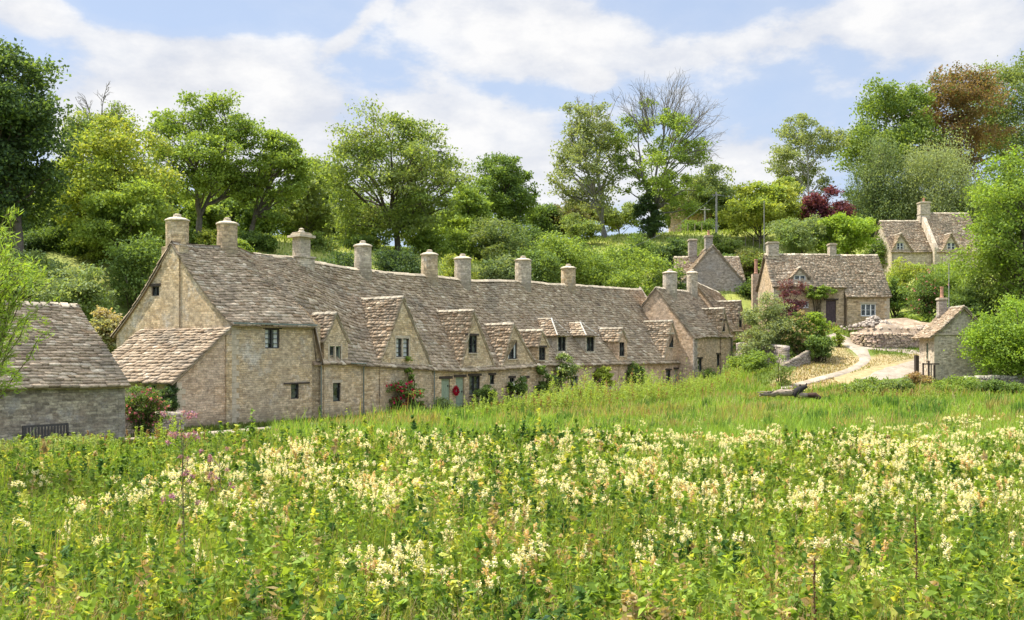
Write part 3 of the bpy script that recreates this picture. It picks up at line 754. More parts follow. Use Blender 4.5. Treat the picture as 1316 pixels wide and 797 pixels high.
# cottage 5 hipped dormers
H5=[rect(733,483,743,500)]
p5=row_cottage('terraced cottage with two small hipped dormers on its roof',uB[3],uB[4],'stone_c',[],H5,34)
window(p5,ROW,'d',0,*H5[0],frame='greenframe',lights=2,lintel='stone')
def hip_dormer(par,x0,y0,x1,y1,c,apy,seed):
    a0,a1,z0,z1=rect(x0,y0,x1,y1,c); am=(a0+a1)/2; za=ROW.z(apy,am,c+.9)
    mb=MB(); s0,s1=a0-.16,a1+.16; inv=dinv(am); back=float(inv(z1))+.2
    wallpoly(mb,ROW,'d',c,[(s0,z0-.3),(s1,z0-.3),(s1,z1+.05),(s0,z1+.05)],[(a0,a1,z0,z1)])
    wallpoly(mb,ROW,'s',s0,[(c,z0-.3),(back,z0-.3),(back,z1+.05),(c,z1+.05)]); wallpoly(mb,ROW,'s',s1,[(c,z0-.3),(back,z0-.3),(back,z1+.05),(c,z1+.05)],inward=-1)
    d=mb.build('dormer',M['stone_g'],par)
    q=QB(); rng=np.random.RandomState(seed); e=.22; L=(s0-e,z1+.0); R=(s1+e,z1+.0); d0=c-.2; d1=c+.95
    for sx in (L[0],R[0]):
        T=math.hypot(am-sx,za-z1)
        def S(a,t,sx=sx): f=np.asarray(t)/T; return ROW.PA(sx+(am-sx)*f,a,z1+(za-z1)*f)
        def ar(t): 
            f=min(t/T,1); return d0+(d1-d0)*f, float(inv(z1+(za-z1)*f))+.3
        slates(q,S,T,ar,rng=rng,e0=.22,e1=.2,w0=.35,w1=.3,tone=1.05)
    T=math.hypot(d1-d0,za-z1)
    def Sh(a,t): f=np.asarray(t)/T; return ROW.PA(a,d0+(d1-d0)*f,z1+(za-z1)*f)
    slates(q,Sh,T,lambda t:(L[0]+(am-L[0])*min(t/T,1),R[0]+(am-R[0])*min(t/T,1)),rng=rng,e0=.2,e1=.2,w0=.3,w1=.25,tone=.9)
    ridge_stones(q,ROW.P(am,d1,za+.04),ROW.P(am,float(inv(za))+.2,za+.03),w=.13,h=.08)
    for sx in (L[0],R[0]):  # hip cappings
        tube(q,[ROW.P(sx,d0,z1+.03),ROW.P(am,d1,za+.05)],[.055,.055],5,(.5,.47,.4))
    q.build('dormer_roof',M['slate'],d)
    window(par,ROW,'d',c,a0,a1,z0,z1,frame='frame',lights=2,lintel=None,bars=0,sill=False)
hip_dormer(p5,717.2,431.6,727.3,451.2,.55,410,51)
hip_dormer(p5,754,432,763.7,451.7,.55,415,52)
chimney(p5,ROW.P(31.3,VR,float(ridge_z(31.3))-.1),1.25,ROW.z(336,31.3,VR)-float(ridge_z(31.3))+.1,mat='stone_g')
# cottage 6
H6=[rect(822,484,831,500)]
wg8=rect(796.2,440.0,802.9,457.7,-.05); wg9=rect(859.4,429.7,866,446.3,-.05); w9a=rect(856,475.7,862,493,-.05); w9b=rect(867,474.6,876.2,500,-.05)
p6=row_cottage('last cottage at the far end of the long row, tall dark climber between its gables',uB[4],uB[5]-.3,'stone_c',
 [dict(L=g8L,A=g8A,R=g8R,zb=1.5,box=(g8L[0]+.08,g8R[0]-.08),win=[wg8]),dict(L=g9L,A=g9A,R=g9R,zb=-.3,box=None,win=[wg9,w9a,w9b])],H6,35)
window(p6,ROW,'d',-.05,*wg8,frame='frame',lights=2,lintel=None); window(p6,ROW,'d',-.05,*wg9,frame='frame',lights=2,lintel='stone')
window(p6,ROW,'d',-.05,*w9a,frame='frame',lights=1,lintel='wood'); door(p6,ROW,-.05,*w9b); window(p6,ROW,'d',0,*H6[0],lights=2,lintel='wood')
chimney(p6,ROW.P(37.7,VR,float(ridge_z(37.7))-.1),1.2,ROW.z(346,37.7,VR)-float(ridge_z(37.7))+.1,mat='stone_a')
g=MB(); 
for a,b in ((0,1.2),(1.2,2.4),(2.4,3.6),(3.6,4.9)):
    z0=float(zroof(uB[5]-.3,a)); z1=float(zroof(uB[5]-.3,b))
    pts=[ROW.P(uB[5]-.45,a,z0+.22),ROW.P(uB[5]-.1,a,z0+.22),ROW.P(uB[5]-.1,b,z1+.22),ROW.P(uB[5]-.45,b,z1+.22)]
    low=[(x,y,z-.5) for x,y,z in pts]; g.face(pts,[(0,0),(.3,0),(.3,1),(0,1)]); g.face([low[0],low[3],pts[3],pts[0]],[(0,0),(1,0),(1,.5),(0,.5)]); g.face([low[1],low[2],pts[2],pts[1]],[(0,0),(1,0),(1,.5),(0,.5)]); g.face([low[0],low[1],pts[1],pts[0]],[(0,0),(.3,0),(.3,.5),(0,.5)])
g.build('verge_coping',M['dress'],p6)

# ------------------------------------------------------------------ second row (turned uphill beyond the terrace)
c2=-1.5; V2=2.15
s0=ROW.u(891,c2)
def r2(px,py,v=c2): return ROW.uz(px,py,v)
def row2(label,sa,sb,zr0,zr1,eave_a,eave_b,mat,gables,holes,seed,gable_end=False,chims=(),winspec=()):
    par=empty('uphill_cottage',(*ROW.P((sa+sb)/2,V2,0)[:2],1),label,'cottage','cottages stepping uphill past the long row')
    zr=lambda u: zr0+(zr1-zr0)*(np.asarray(u)-sa)/(sb-sa); ze=lambda u: eave_a+(eave_b-eave_a)*(np.asarray(u)-sa)/(sb-sa)
    VBk=2*V2-c2
    mb=MB(); wallpoly(mb,ROW,'d',c2,[(sa,-.5),(sb,-.5),(sb,eave_b-.05),(sa,eave_a-.05)],holes)
    for u_,i_ in ((sa,1),(sb,-1)): wallpoly(mb,ROW,'s',u_,[(c2,-.5),(VBk,-.5),(VBk,float(ze(u_))-.1),(V2,float(zr(u_))-.12),(c2,float(ze(u_))-.1)],inward=i_)
    wallpoly(mb,ROW,'d',VBk,[(sa,-.5),(sb,-.5),(sb,eave_b-.1),(sa,eave_a-.1)],inward=-1)
    H=V2-c2
    def zz(u,v): return ze(u)+(zr(u)-ze(u))*np.clip((v-c2)/H,-.1,1)
    for gd in gables:
        L,A,R=gd['L'],gd['A'],gd['R']; wallpoly(mb,ROW,'d',c2-.06,[(L[0],.2),(R[0],.2),R,(A[0],A[1]-.04),L],gd['win'])
    mb.build('wall',M[mat],par)
    q=QB(); rng=np.random.RandomState(seed); T=math.hypot(H+.2,float(zr(sa)-ze(sa)))
    def S(a,t): v=c2-.2+(H+.2)*np.asarray(t)/T; return ROW.PA(a,v,zz(a,v)+(vnoise(a,v,2,seed)-.5)*.12)
    slates(q,S,T,lambda t:(sa-.1,sb+.1),rng=rng)
    def Sb(a,t): f=np.asarray(t)/T; return ROW.PA(a,VBk+.2-(H+.2)*f,ze(a)+(zr(a)-ze(a))*f)
    slates(q,Sb,T,lambda t:(sa-.1,sb+.1),rng=rng,e0=.4,e1=.4,w0=.7,w1=.6)
    ridge_stones(q,ROW.P(sa-.1,V2,float(zr(sa))+.06),ROW.P(sb+.1,V2,float(zr(sb))+.06),w=.2,h=.12)
    q.build('roof',M['slate'],par)
    for i,gd in enumerate(gables):
        q=QB(); A=gd['A']; inv=lambda z,A=A: c2+H*(z-float(ze(A[0])))/(float(zr(A[0]))-float(ze(A[0])))
        wing_roof(q,ROW,gd['L'],gd['A'],gd['R'],c2-.11,inv,rng=rng,tone=1.1); verge(q,[gd['L'],gd['A'],gd['R']],c2-.10,ROW,w=.06,th=.11)
        q.build('gable_roof',M['slate'],par)
        for w in gd['win']: window(par,ROW,'d',c2-.06,*w,lights=2,lintel='wood')
    for w in holes: window(par,ROW,'d',c2,*w,lights=1,lintel='wood')
    for (px,py,w,k,v) in chims:
        u=ROW.u(px,v); z0=float(zz(u,min(v,V2))) if v<=V2 else float(zr(u)); chimney(par,ROW.P(u,v,z0-.1),w,ROW.z(py,u,v)-z0+.1,kind=k,mat='stone_g',rot=.94)
    return par
sm=ROW.u(940,c2); se=ROW.u(968,c2)
zr_a=ROW.z(370,s0,V2); 
ea=ROW.z(431,s0,c2)
G10=dict(L=r2(926.6,431.9,c2-.06),A=r2(929.9,396.3,c2-.06),R=r2(938.5,430.6,c2-.06),win=[rect(928.0,412,932.2,426,c2-.06)])
G11=dict(L=r2(947.7,422.7,c2-.06),A=r2(951.7,386.6,c2-.06),R=r2(957.5,424.5,c2-.06),win=[rect(949.8,407,953.8,421,c2-.06)])
q1=row2('warm stone cottage next uphill from the long row, its gable end turned to the meadow',s0,sm,zr_a,ROW.z(374,sm-1.5,V2)-.1,ea,ROW.z(430,sm,c2),'stone_c',[G10],[rect(896.7,461,902.3,477.6,c2),rect(921.3,455.6,925.2,472,c2)],61,chims=((861,352,1.3,'round',1.9),(889.5,352,1.05,'round',2.0)))
q2=row2('last cottage of the uphill row, pale coping on its taller roof',sm+.01,se,ROW.z(366,ROW.u(905,V2),V2)+.1,ROW.z(369,se,V2)-.6,ROW.z(423,sm,c2),ROW.z(423,se,c2),'stone_c',[G11],[rect(962,441,965.5,451,c2)],62)
g=MB(); g.box(ROW,s0-.12,s0+.5,c2-.14,c2-.005,-.4,ea-.3); g.build('corner_buttress',M['stone_d'],q1)
pipe(q1,[ROW.P(sm-.1,c2-.1,ea-.2),ROW.P(sm-.1,c2-.1,1.0)],.05)

# ------------------------------------------------------------------ simple gabled houses (ridge along s)
def house(par,fr,s0,s1,d0,d1,zb,ze,zr,mat,seed,holes=(),lholes=(),tone=1.,ov=.15,e0=.26,dh=None,rname='roof',wname='wall',ze_back=None):
    dm=(d0+d1)/2 if dh is None else dh; zeb=ze_back or ze
    mb=MB()
    wallpoly(mb,fr,'d',d0,[(s0,zb),(s1,zb),(s1,ze-.05),(s0,ze-.05)],holes)
    wallpoly(mb,fr,'d',d1,[(s0,zb),(s1,zb),(s1,zeb-.05),(s0,zeb-.05)],inward=-1)
    wallpoly(mb,fr,'s',s0,[(d0,zb),(d1,zb),(d1,zeb-.08),(dm,zr-.1),(d0,ze-.08)],lholes)
    wallpoly(mb,fr,'s',s1,[(d0,zb),(d1,zb),(d1,zeb-.08),(dm,zr-.1),(d0,ze-.08)],inward=-1)
    mb.build(wname,M[mat],par)
    q=QB(); rng=np.random.RandomState(seed)
    for dd,zz_ in ((d0-.2,ze-.2*(zr-ze)/(dm-d0)),(d1+.2,zeb-.2*(zr-zeb)/(d1-dm))):
        T=math.hypot(dm-dd,zr-zz_)
        def S(a,t,dd=dd,zz_=zz_,T=T): f=np.asarray(t)/T; return fr.PA(a,dd+(dm-dd)*f,zz_+(zr-zz_)*f+(vnoise(a,t,2,seed)-.5)*.08)
        slates(q,S,T,lambda t:(s0-ov,s1+ov),rng=rng,tone=tone,e0=e0,e1=.16)
    n=max(1,int((s1-s0)/2))
    ridge_stones(q,fr.P(s0-ov,dm,zr+.06),fr.P(s1+ov,dm,zr+.06),w=.18,h=.11,rng=rng)
    q.build(rname,M['slate'],par); return par
def gzs(par): pass
# outbuilding with the bench
pb=empty('stone_barn',(*ROW.P(-11,-2,0)[:2],0),'low grey stone outbuilding with a big slate roof at the left edge of the meadow','outbuilding')
house(pb,ROW,-19,-8.3,-3.9,3.3,-.5,2.52,5.62,'stone_e',71,e0=.17,ov=.12)
# grey gable house
fg=Frame((916-CX)/F_*105,105,1,0)
pg=empty('grey_gable_house',(*fg.P(0,4,0)[:2],7),'steep grey gabled cottage rising behind the uphill row, chimney on its apex','cottage')
zA=CH+135/F_*105; zfo=CH+84/F_*105
house(pg,fg,-3.35,3.6,.6,7.6,5.5,zfo,CH+119/F_*109.4,'stone_d',72,tone=1.,ov=.1)
mb=MB(); wallpoly(mb,fg,'d',0,[(-3.5,5.5),(3.55,5.5),(3.55,zfo),(0,zA-.05),(-3.5,zfo)])
wallpoly(mb,fg,'s',3.55,[(0,5.5),(2,5.5),(2,zfo),(0,zfo)],inward=-1); wallpoly(mb,fg,'s',-3.5,[(0,5.5),(2,5.5),(2,zfo),(0,zfo)])
mb.build('gable_wall',M['stone_d'],pg)
q=QB(); wing_roof(q,fg,(-3.7,zfo-.15),(0,zA),(3.75,zfo-.15),-.12,lambda z:max(.7,.6+3.5*(z-zfo)/(13.9-zfo)),tone=1.); verge(q,[(-3.7,zfo-.15),(0,zA),(3.75,zfo-.15)],-.1,fg,w=.05,th=.1,col=(.3,.27,.22)); q.build('gable_roof',M['slate'],pg)
chimney(pg,fg.P(-.35,.5,zA-.5),.75,1.4,'square','stone_d',pot=.55,rot=0,below=1.2)
chimney(pg,fg.P(-1.45,3.8,CH+119/F_*109),.85,1.8,'square','stone_d',rot=0)
# cottage A
fa=Frame(0,93,1,0); XA=lambda px,D=93:(px-CX)/F_*D
pa=empty('honey_cottage',(XA(1050),95,6.3),'honey stone cottage with a brown door, small dormer and white three-light window','cottage')
zea=CH+(HY-366.7)/F_*93; zra=CH+(HY-327.5)/F_*96
hA=[(XA(1030.6),XA(1039.4),CH+(HY-395.7)/F_*93,CH+(HY-387)/F_*93),(XA(1061.3),XA(1074.5),6.35,CH+(HY-386)/F_*93)]
house(pa,fa,XA(994.5),XA(1085),0,6,5.5,zea,zra,'stone_f',73,hA,tone=.95)
hB=[(XA(1104.4),XA(1123.7),CH+(HY-406.3)/F_*92.6,CH+(HY-390.4)/F_*92.6)]
house(pa,fa,XA(1087),XA(1141),-.4,6.2,5.5,CH+(HY-378.5)/F_*92.5,zra-.08,'stone_f',74,hB,tone=.95,dh=3.0,rname='wing_roof',wname='wing_wall')
window(pa,fa,'d',0,*hA[0],frame='white',lights=2,lintel='stone'); door(pa,fa,0,*hA[1],mat='browndoor',label='dark brown plank door')
window(pa,fa,'d',-.4,*hB[0],frame='white',lights=3,lintel='stone',bars=1,label='white three-light casement window')
chimney(pa,fa.P(XA(992.5,96),3,zra-.2),1.0,1.25,'square','stone_g',rot=0)
chimney(pa,fa.P(XA(1069,96),3,zra-.2),.62,1.1,'square','stone_g',rot=0,d=.8)
# dormer on A
def front_dormer(par,fr,sc_,w,z0,z1,za,d0,zf,mat,frame='white',lights=2,back=3.,win=None,tone=1.):
    mb=MB(); s0,s1=sc_-w/2,sc_+w/2; wn=win or (s0+.15,s1-.15,z0+.08,z1)
    wallpoly(mb,fr,'d',d0,[(s0,z0-.2),(s1,z0-.2),(s1,z1),(sc_,za-.05),(s0,z1)],[wn])
    wallpoly(mb,fr,'s',s0,[(d0,z0-.2),(d0+back,z0-.2),(d0+back,z1),(d0,z1)]); wallpoly(mb,fr,'s',s1,[(d0,z0-.2),(d0+back,z0-.2),(d0+back,z1),(d0,z1)],inward=-1)
    d=mb.build('dormer',M[mat],par); q=QB(); k=(za-z1)/(w/2)
    wing_roof(q,fr,(s0-.25,z1-.25*k),(sc_,za),(s1+.25,z1-.25*k),d0-.12,zf,tone=tone,e0=.2,e1=.18); q.build('dormer_roof',M['slate'],d)
    window(par,fr,'d',d0,*wn,frame=frame,lights=lights,lintel=None,bars=1)
kA=(zra-zea)/3.
front_dormer(pa,fa,XA(1028,93.4),1.35,CH+(HY-366)/F_*93.4,CH+(HY-353.5)/F_*93.4,CH+(HY-344)/F_*93.4,.35,lambda z:(z-zea)/kA,'stone_g',back=1.6)
# cottage B (two joined ranges)
fb=Frame(0,115,1,0); XB=lambda px,D=115:(px-CX)/F_*D
zeb=CH+(HY-322)/F_*115; zrb=CH+(HY-284.3)/F_*118.5
pB=empty('hill_cottage',(XB(1180),118,12),'cottage with two gabled dormers high on the hill under the birch trees','cottage')
sB0,sB1=XB(1146),48.7
def bl(px,py,D=115): return (XB(px,D),CH+(HY-py)/F_*D)
hb=[]; 
house(pB,fb,sB0,sB1,0,7,10.5,zeb,zrb,'stone_g',75,[],[(2.4,2.9,CH+(HY-330)/F_*117,CH+(HY-320)/F_*117)],tone=1.)
zrc=CH+(HY-274.5)/F_*118.5
house(pB,fb,sB1+.01,XB(1262),-.7,7.6,10.5,zeb-.1,zrc,'stone_g',76,[],tone=1.05,rname='upper_roof',wname='upper_wall',ov=0)
for (pl,pa_,pr,wx0,wx1) in ((1146,1157.5,1173,1152.4,1161.4),(1210,1222,1234,1217.3,1228)):
    d0=-.06 if pl<1200 else -.76; q_=115+d0
    L=bl(pl,322.6,q_);A=bl(pa_,300,q_);R=bl(pr,322.4,q_); w=(XB(wx0,q_),XB(wx1,q_),CH+(HY-322)/F_*q_,CH+(HY-311.5)/F_*q_)
    mb=MB(); wallpoly(mb,fb,'d',d0,[(L[0]+.15,10.5),(R[0]-.15,10.5),(R[0]-.15,R[1]+.3),(A[0],A[1]-.05),(L[0]+.15,L[1]+.3)],[w]); dd=mb.build('gable_wall',M['stone_g'],pB)
    q=QB(); wing_roof(q,fb,L,A,R,d0-.15,lambda z:d0+3.5*(z-zeb)/(zrb-zeb),tone=1.15); q.build('gable_roof',M['slate'],pB)
    window(pB,fb,'d',d0,*w,frame='white',lights=2,lintel='stone',bars=1)
# raised stone verge between the two ranges
g=MB(); H=(zrc-zeb)/4.2
pts=[(-.8,zeb+.25),(3.45,zrc+.35),(7.6,zeb+.2)]
for (a,za_),(b,zb_) in zip(pts[:-1],pts[1:]):
    A0=fb.P(sB1-.25,a,za_);A1=fb.P(sB1+.2,a,za_);B1=fb.P(sB1+.2,b,zb_);B0=fb.P(sB1-.25,b,zb_); dn=lambda p,k=.9:(p[0],p[1],p[2]-k)
    g.face([A0,A1,B1,B0],[(0,0),(.4,0),(.4,4),(0,4)]); g.face([dn(A0,4),A0,B0,dn(B0,4)],[(0,0),(0,1),(4,1),(4,0)]); g.face([dn(A1),A1,B1,dn(B1)],[(0,0),(0,1),(4,1),(4,0)]); g.face([dn(A0,6),dn(A1,6),A1,A0],[(0,0),(.4,0),(.4,5),(0,5)])
g.build('raised_verge',M['stone_g'],pB)
chimney(pB,fb.P(48.9,3.3,zrc-.2),1.15,1.35,'square','stone_g',pot=.5,rot=0,d=1.0)
# cottage C (small stone house by the lane)
fc=Frame((1201-CX)/F_*76,76,.993,-.10)
pc=empty('lane_house',(*fc.P(2,2,0)[:2],1.5),'small two-storey stone house with a gable and terracotta pot beside the lane','house')
hwC=4.2; zCa=CH+56/16.84; zCe=CH+21/16.84; 
mb=MB(); wl=(1.5,2.0,3.0,4.3)
wallpoly(mb,fc,'d',0,[(0,.4),(hwC,.4),(hwC,zCe+.1),(2.1,zCa-.08),(0,zCe)])
wallpoly(mb,fc,'s',0,[(0,.4),(3.8,.4),(3.8,zCe),(0,zCe)],[wl]); wallpoly(mb,fc,'s',hwC,[(0,.4),(3.8,.4),(3.8,zCe),(0,zCe)],inward=-1)
wallpoly(mb,fc,'d',3.8,[(0,.4),(hwC,.4),(hwC,zCe+.1),(2.1,zCa-.08),(0,zCe)],inward=-1)
mb.build('wall',M['stone_g'],pc)
window(pc,fc,'s',0,*wl,frame='greenframe',lights=1,lintel='stone')
g=MB(); g.box(fc,-.03,2.9,-.09,-.004,zCe-.10,zCe+.03); g.build('string_course',M['dress'],pc)
q=QB()
for sx,ze_ in ((-.45,zCe-.3),(hwC+.3,zCe-.2)):
    T=math.hypot(2.1-sx,zCa-ze_)
    def S(a,t,sx=sx,ze_=ze_,T=T): f=np.asarray(t)/T; return fc.PA(sx+(2.1-sx)*f,a,ze_+(zCa-ze_)*f-.14*np.sin(np.pi*np.clip(f,0,1)))
    slates(q,S,T,lambda t:(-.28,4.05),e0=.22,e1=.16,w0=.35,w1=.28)
ridge_stones(q,fc.P(2.1,-.28,zCa+.05),fc.P(2.1,4.05,zCa+.05)); q.build('roof',M['slate'],pc)
g=MB()
for s_,z_ in ((.9,zCa-1.25),(3.2,zCa-1.2)): g.box(fc,s_-.07,s_+.07,-.3,.1,z_-.08,z_+.07)
g.build('purlin_end',M['wood'],pc)
chimney(pc,fc.P(1.55,3.2,zCa-.7),.62,1.35,'square','stone_d',pot=.9,rot=-.1)
def quoins(par,fr,s,d,z0,z1,si=1,mat='dress'):
    mb=MB(); z=z0; i=0
    while z<z1-.15:
        h=random.uniform(.2,.32); l,k=((.46,.26),(.26,.46))[i%2]; a0,a1=(s-.02,s+l) if si>0 else (s-l,s+.02)
        mb.box(fr,a0,a1,d-.02,d+k,z,z+h-.012,.004); z+=h; i+=1
    return mb.build('quoin',M[mat],par)
quoins(pc,fc,0,0,.6,zCe-.1); quoins(pa,fa,XA(994.5),0,5.6,zea-.1); quoins(pa,fa,XA(1141),-.4,5.6,CH+(HY-379)/F_*92.6,-1); quoins(pb,ROW,-8.3,-3.9,-.3,2.4,-1,'stone_e'); quoins(p1,ROW,sL,.02,-.4,zl-.1)
quoins(pB,fb,sB0,0,10.6,zeb-.1); quoins(q1,ROW,s0+.5,c2,.2,ea-.1)
# distant barn at the top of the hill
fd=Frame((862-CX)/F_*150,150,1,-.12)
pdn=empty('hilltop_barn',(*fd.P(3,3,0)[:2],20),'pale stone barn gable half hidden by trees on the hilltop','barn')
zb0=CH+(HY-290)/F_*150
mb=MB(); wallpoly(mb,fd,'d',0,[(0,zb0-2),(6,zb0-2),(6,zb0+1.6),(3,zb0+3.9),(0,zb0+1.6)]); wallpoly(mb,fd,'s',6,[(0,zb0-2),(9,zb0-2),(9,zb0+1.6),(0,zb0+1.6)],inward=-1); wallpoly(mb,fd,'s',0,[(0,zb0-2),(9,zb0-2),(9,zb0+1.6),(0,zb0+1.6)]); mb.build('wall',M['stone_c'],pdn)
q=QB()
for sx in (-.2,6.2):
    T=math.hypot(3-sx,2.4)
    def S(a,t,sx=sx,T=T): f=np.asarray(t)/T; return fd.PA(sx+(3-sx)*f,a,zb0+1.5+2.45*f)
    slates(q,S,T,lambda t:(-.2,9),e0=.4,e1=.35,w0=.7,w1=.6)
q.build('roof',M['slate'],pdn)
#PART2
# ------------------------------------------------------------------ trees and shrubs
LG=dict(mid=(.18,.26,.06),bright=(.255,.34,.065),yellow=(.35,.375,.08),dark=(.11,.17,.055),deep=(.06,.10,.045),olive=(.24,.28,.105),grey=(.24,.29,.14),
        pale=(.30,.35,.17),purple=(.20,.06,.085),copper=(.27,.17,.085),brown=(.16,.125,.06),tan=(.42,.33,.17),lime=(.27,.40,.045),rose=(.55,.02,.10),pink=(.60,.22,.28),white=(.75,.72,.66),cream=(.72,.66,.42))
def lg(c): return np.array(LG[c]) if isinstance(c,str) else np.array(c)
BARK=(.13,.11,.085)

def crown_clumps(rng,c,r,n,shape):
    out=[]
    g=0
    while len(out)<n and g<n*40:
        g+=1
        d=unit(rng.normal(size=(1,3)))[0]; rr=rng.rand()**.42*.90
        p=d*rr
        if shape=='cone':
            f=(p[2]+1)/2
            if math.hypot(p[0],p[1])>1.05*(1-f)+.12: continue
        if shape=='dome' and p[2]<-.75: continue
        if shape=='egg':
            f=(p[2]+1)/2
            if math.hypot(p[0],p[1])>.45+.75*(1-f): continue
        if rr<.35 and rng.rand()<.6: continue
        # keep clumps apart
        if out and min(np.linalg.norm(p-o) for o in out)<.9*n**(-1/3)*.8: 
            if rng.rand()<.75: continue
        out.append(p)
    return np.array([np.array(c)+p*np.array(r) for p in out]), np.array([np.linalg.norm(p) for p in out])

def foliage(rng,qb,c,r,nclump,nleaf,L,cols,shape='round',clump=.34,up=.75,asp=.6,sub=11,weep=False,tips=None,tipf=.0,spread=.54,vary=.16):
    cc,rad=crown_clumps(rng,c,r,nclump,shape); n=len(cc); mr=(r[0]*r[1]*r[2])**(1/3)
    cr=clump*1.18*mr*rng.uniform(.65,1.25,n); nleaf=int(nleaf*1.45)
    subs=[];sc_=[];cid=[]
    for i in range(n):
        m=sub; d=unit(rng.normal(size=(m,3))+np.array([0,0,.35])); q_=cc[i]+d*(cr[i]*rng.uniform(.45,1.0,(m,1)))*np.array([1,1,.75])
        if weep: q_[:,2]-=rng.rand(m)*cr[i]*1.2
        subs.append(q_); sc_.append(np.full(m,cr[i]*spread)); cid.append(np.full(m,i))
    subs=np.concatenate(subs); sc_=np.concatenate(sc_); cid=np.concatenate(cid)
    w=sc_**2; w/=w.sum(); pick=rng.choice(len(subs),nleaf,p=w)
    off=rng.normal(size=(nleaf,3))*.48; off[:,2]*=(.55 if not weep else 1.5)
    C=subs[pick]+off*sc_[pick][:,None]
    base=lg(cols[0]); alt=lg(cols[1]) if len(cols)>1 else base
    cm=rng.rand(n)[cid[pick]][:,None]; sm_=rng.rand(len(subs))[pick][:,None]
    f=np.clip(cm*.65+sm_*.35+rng.normal(size=(nleaf,1))*.12,0,1)
    col=base*(1-f)+alt*f; col=col*(1+vary*rng.normal(size=(nleaf,1)))
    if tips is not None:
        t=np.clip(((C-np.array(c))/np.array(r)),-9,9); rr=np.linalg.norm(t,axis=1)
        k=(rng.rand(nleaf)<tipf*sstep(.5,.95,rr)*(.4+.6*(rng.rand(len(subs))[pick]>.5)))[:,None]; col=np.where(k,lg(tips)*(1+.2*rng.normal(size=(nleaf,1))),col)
    col=np.clip(col,.004,.9)
    d1=None
    if weep: d1=rng.normal(size=(nleaf,3))*.5+np.array([0,0,-1.])
    LL=L*rng.uniform(.7,1.35,nleaf)
    leaves(qb,C,LL,LL*asp,col,up if not weep else .2,d1,rng)
    return cc,cr,subs,cid

def limb(rng,qb,a,b,r0,r1,n=5,bend=.12,sides=5,col=BARK,rise=.15):
    a=np.array(a,float);b=np.array(b,float);L=np.linalg.norm(b-a); t=np.linspace(0,1,n)[:,None]
    p=a+(b-a)*t; w=np.sin(np.pi*t); p=p+w*(rng.normal(size=3)*bend*L)*.6+w*np.array([0,0,rise*L])*(t*1.3-.15)
    p[1:-1]+=rng.normal(size=(n-2,3))*bend*L*.15
    tube(qb,p,np.linspace(r0,r1,n)*(1+.1*rng.normal(size=n)).clip(.8,1.2),sides,np.array(col)*rng.uniform(.85,1.15)); return p

def tree(name,label,px,py0,py1,hw,D,cols,kind=None,nleaf=12000,nclump=34,L=.30,shape='round',trunk=None,tr=.35,twigs=0,bark=BARK,seed=0,group=None,rd=.9,lean=0,bare=None,fork=1,**kw):
    """crown given by its extent in the survey: centre px, top py0, bottom py1, half width hw (photo px at depth D)"""
    rng=np.random.RandomState(seed+100); s=D/F_; tr*=.68
    x=(px-CX)*s; zt=CH+(HY-py0)*s; zb=CH+(HY-py1)*s; c=np.array([x,D,(zt+zb)/2]); r=np.array([hw*s,hw*s*rd,(zt-zb)/2])*.98
    bx=(trunk[0]-CX)*s if trunk else x; gz=G(bx,D)
    root=empty(name,(bx,D,gz),label,kind or 'tree',group)
    ql=QB(); cc,cr,subs,cid=foliage(rng,ql,c,r,nclump,nleaf,L,cols,shape,**kw)
    qt=QB(); base=np.array([bx,D,gz-.4]); top=np.array([x+lean*s,D,c[2]+r[2]*.25])
    H=top[2]-base[2]
    if fork==1:
        p=limb(rng,qt,base,top,tr,tr*.28,7,.04,8,bark,0); trunks=[p]
    else:
        f0=base+(top-base)*.22; limb(rng,qt,base,f0,tr,tr*.85,4,.02,8,bark,0); trunks=[]
        for k in range(fork):
            a=2*np.pi*(k+.3)/fork; tp=c+np.array([math.cos(a)*r[0]*.42,math.sin(a)*r[1]*.3,r[2]*.45]); trunks.append(limb(rng,qt,f0,tp,tr*.7,tr*.18,7,.07,7,bark,.05))
    for i in range(len(cc)):
        tk=min(trunks,key=lambda p:np.min(np.linalg.norm((p-cc[i])[:,:2],axis=1))); L_=cc[i]
        tt=np.linspace(.12,1,30); pp=np.stack([np.interp(tt*(len(tk)-1),np.arange(len(tk)),tk[:,d]) for d in range(3)],1)
        hd=np.linalg.norm((pp-L_)[:,:2],axis=1); want=L_[2]-hd*.75; j=int(np.argmin(np.abs(pp[:,2]-want)))
        rr=tr*(.42-.3*j/30)
        limb(rng,qt,pp[j],L_,max(rr,.05),max(rr*.3,.03),6,.1,5,bark,.12)
        if twigs:
            ss=subs[cid==i][:twigs]
            for q_ in ss: limb(rng,qt,L_,q_,.035,.015,4,.12,3,bark,.1)
    if bare:      # leafless twigs reaching out of the crown
        for (ax,az_,n_,ln) in bare:
            for _ in range(n_):
                d=unit(np.array([[ax+rng.normal()*.35,rng.normal()*.5,az_+rng.normal()*.25]]))[0]
                a=c+d*r*rng.uniform(.35,.6); b=c+d*r*rng.uniform(.85,1.12); p=limb(rng,qt,a,b,.085,.03,7,.06,4,bark,.05)
                for k in range(11):
                    j=rng.randint(1,7); q0=p[j]; e=q0+unit((d+rng.normal(size=3)*.5+np.array([0,0,.35]))[None])[0]*ln*rng.uniform(.5,1.1)
                    pp=limb(rng,qt,q0,e,.032,.014,5,.1,3,bark,.05)
                    for k2 in range(3): 
                        e2=pp[2+k2%3]+unit((e-q0+rng.normal(size=3)*ln*.45)[None])[0]*ln*.4; limb(rng,qt,pp[2+k2%3],e2,.02,.012,3,.1,3,bark,0)
    qt.build('trunk',M['bark'],root); ql.build('crown',M['leaf'],root); return root

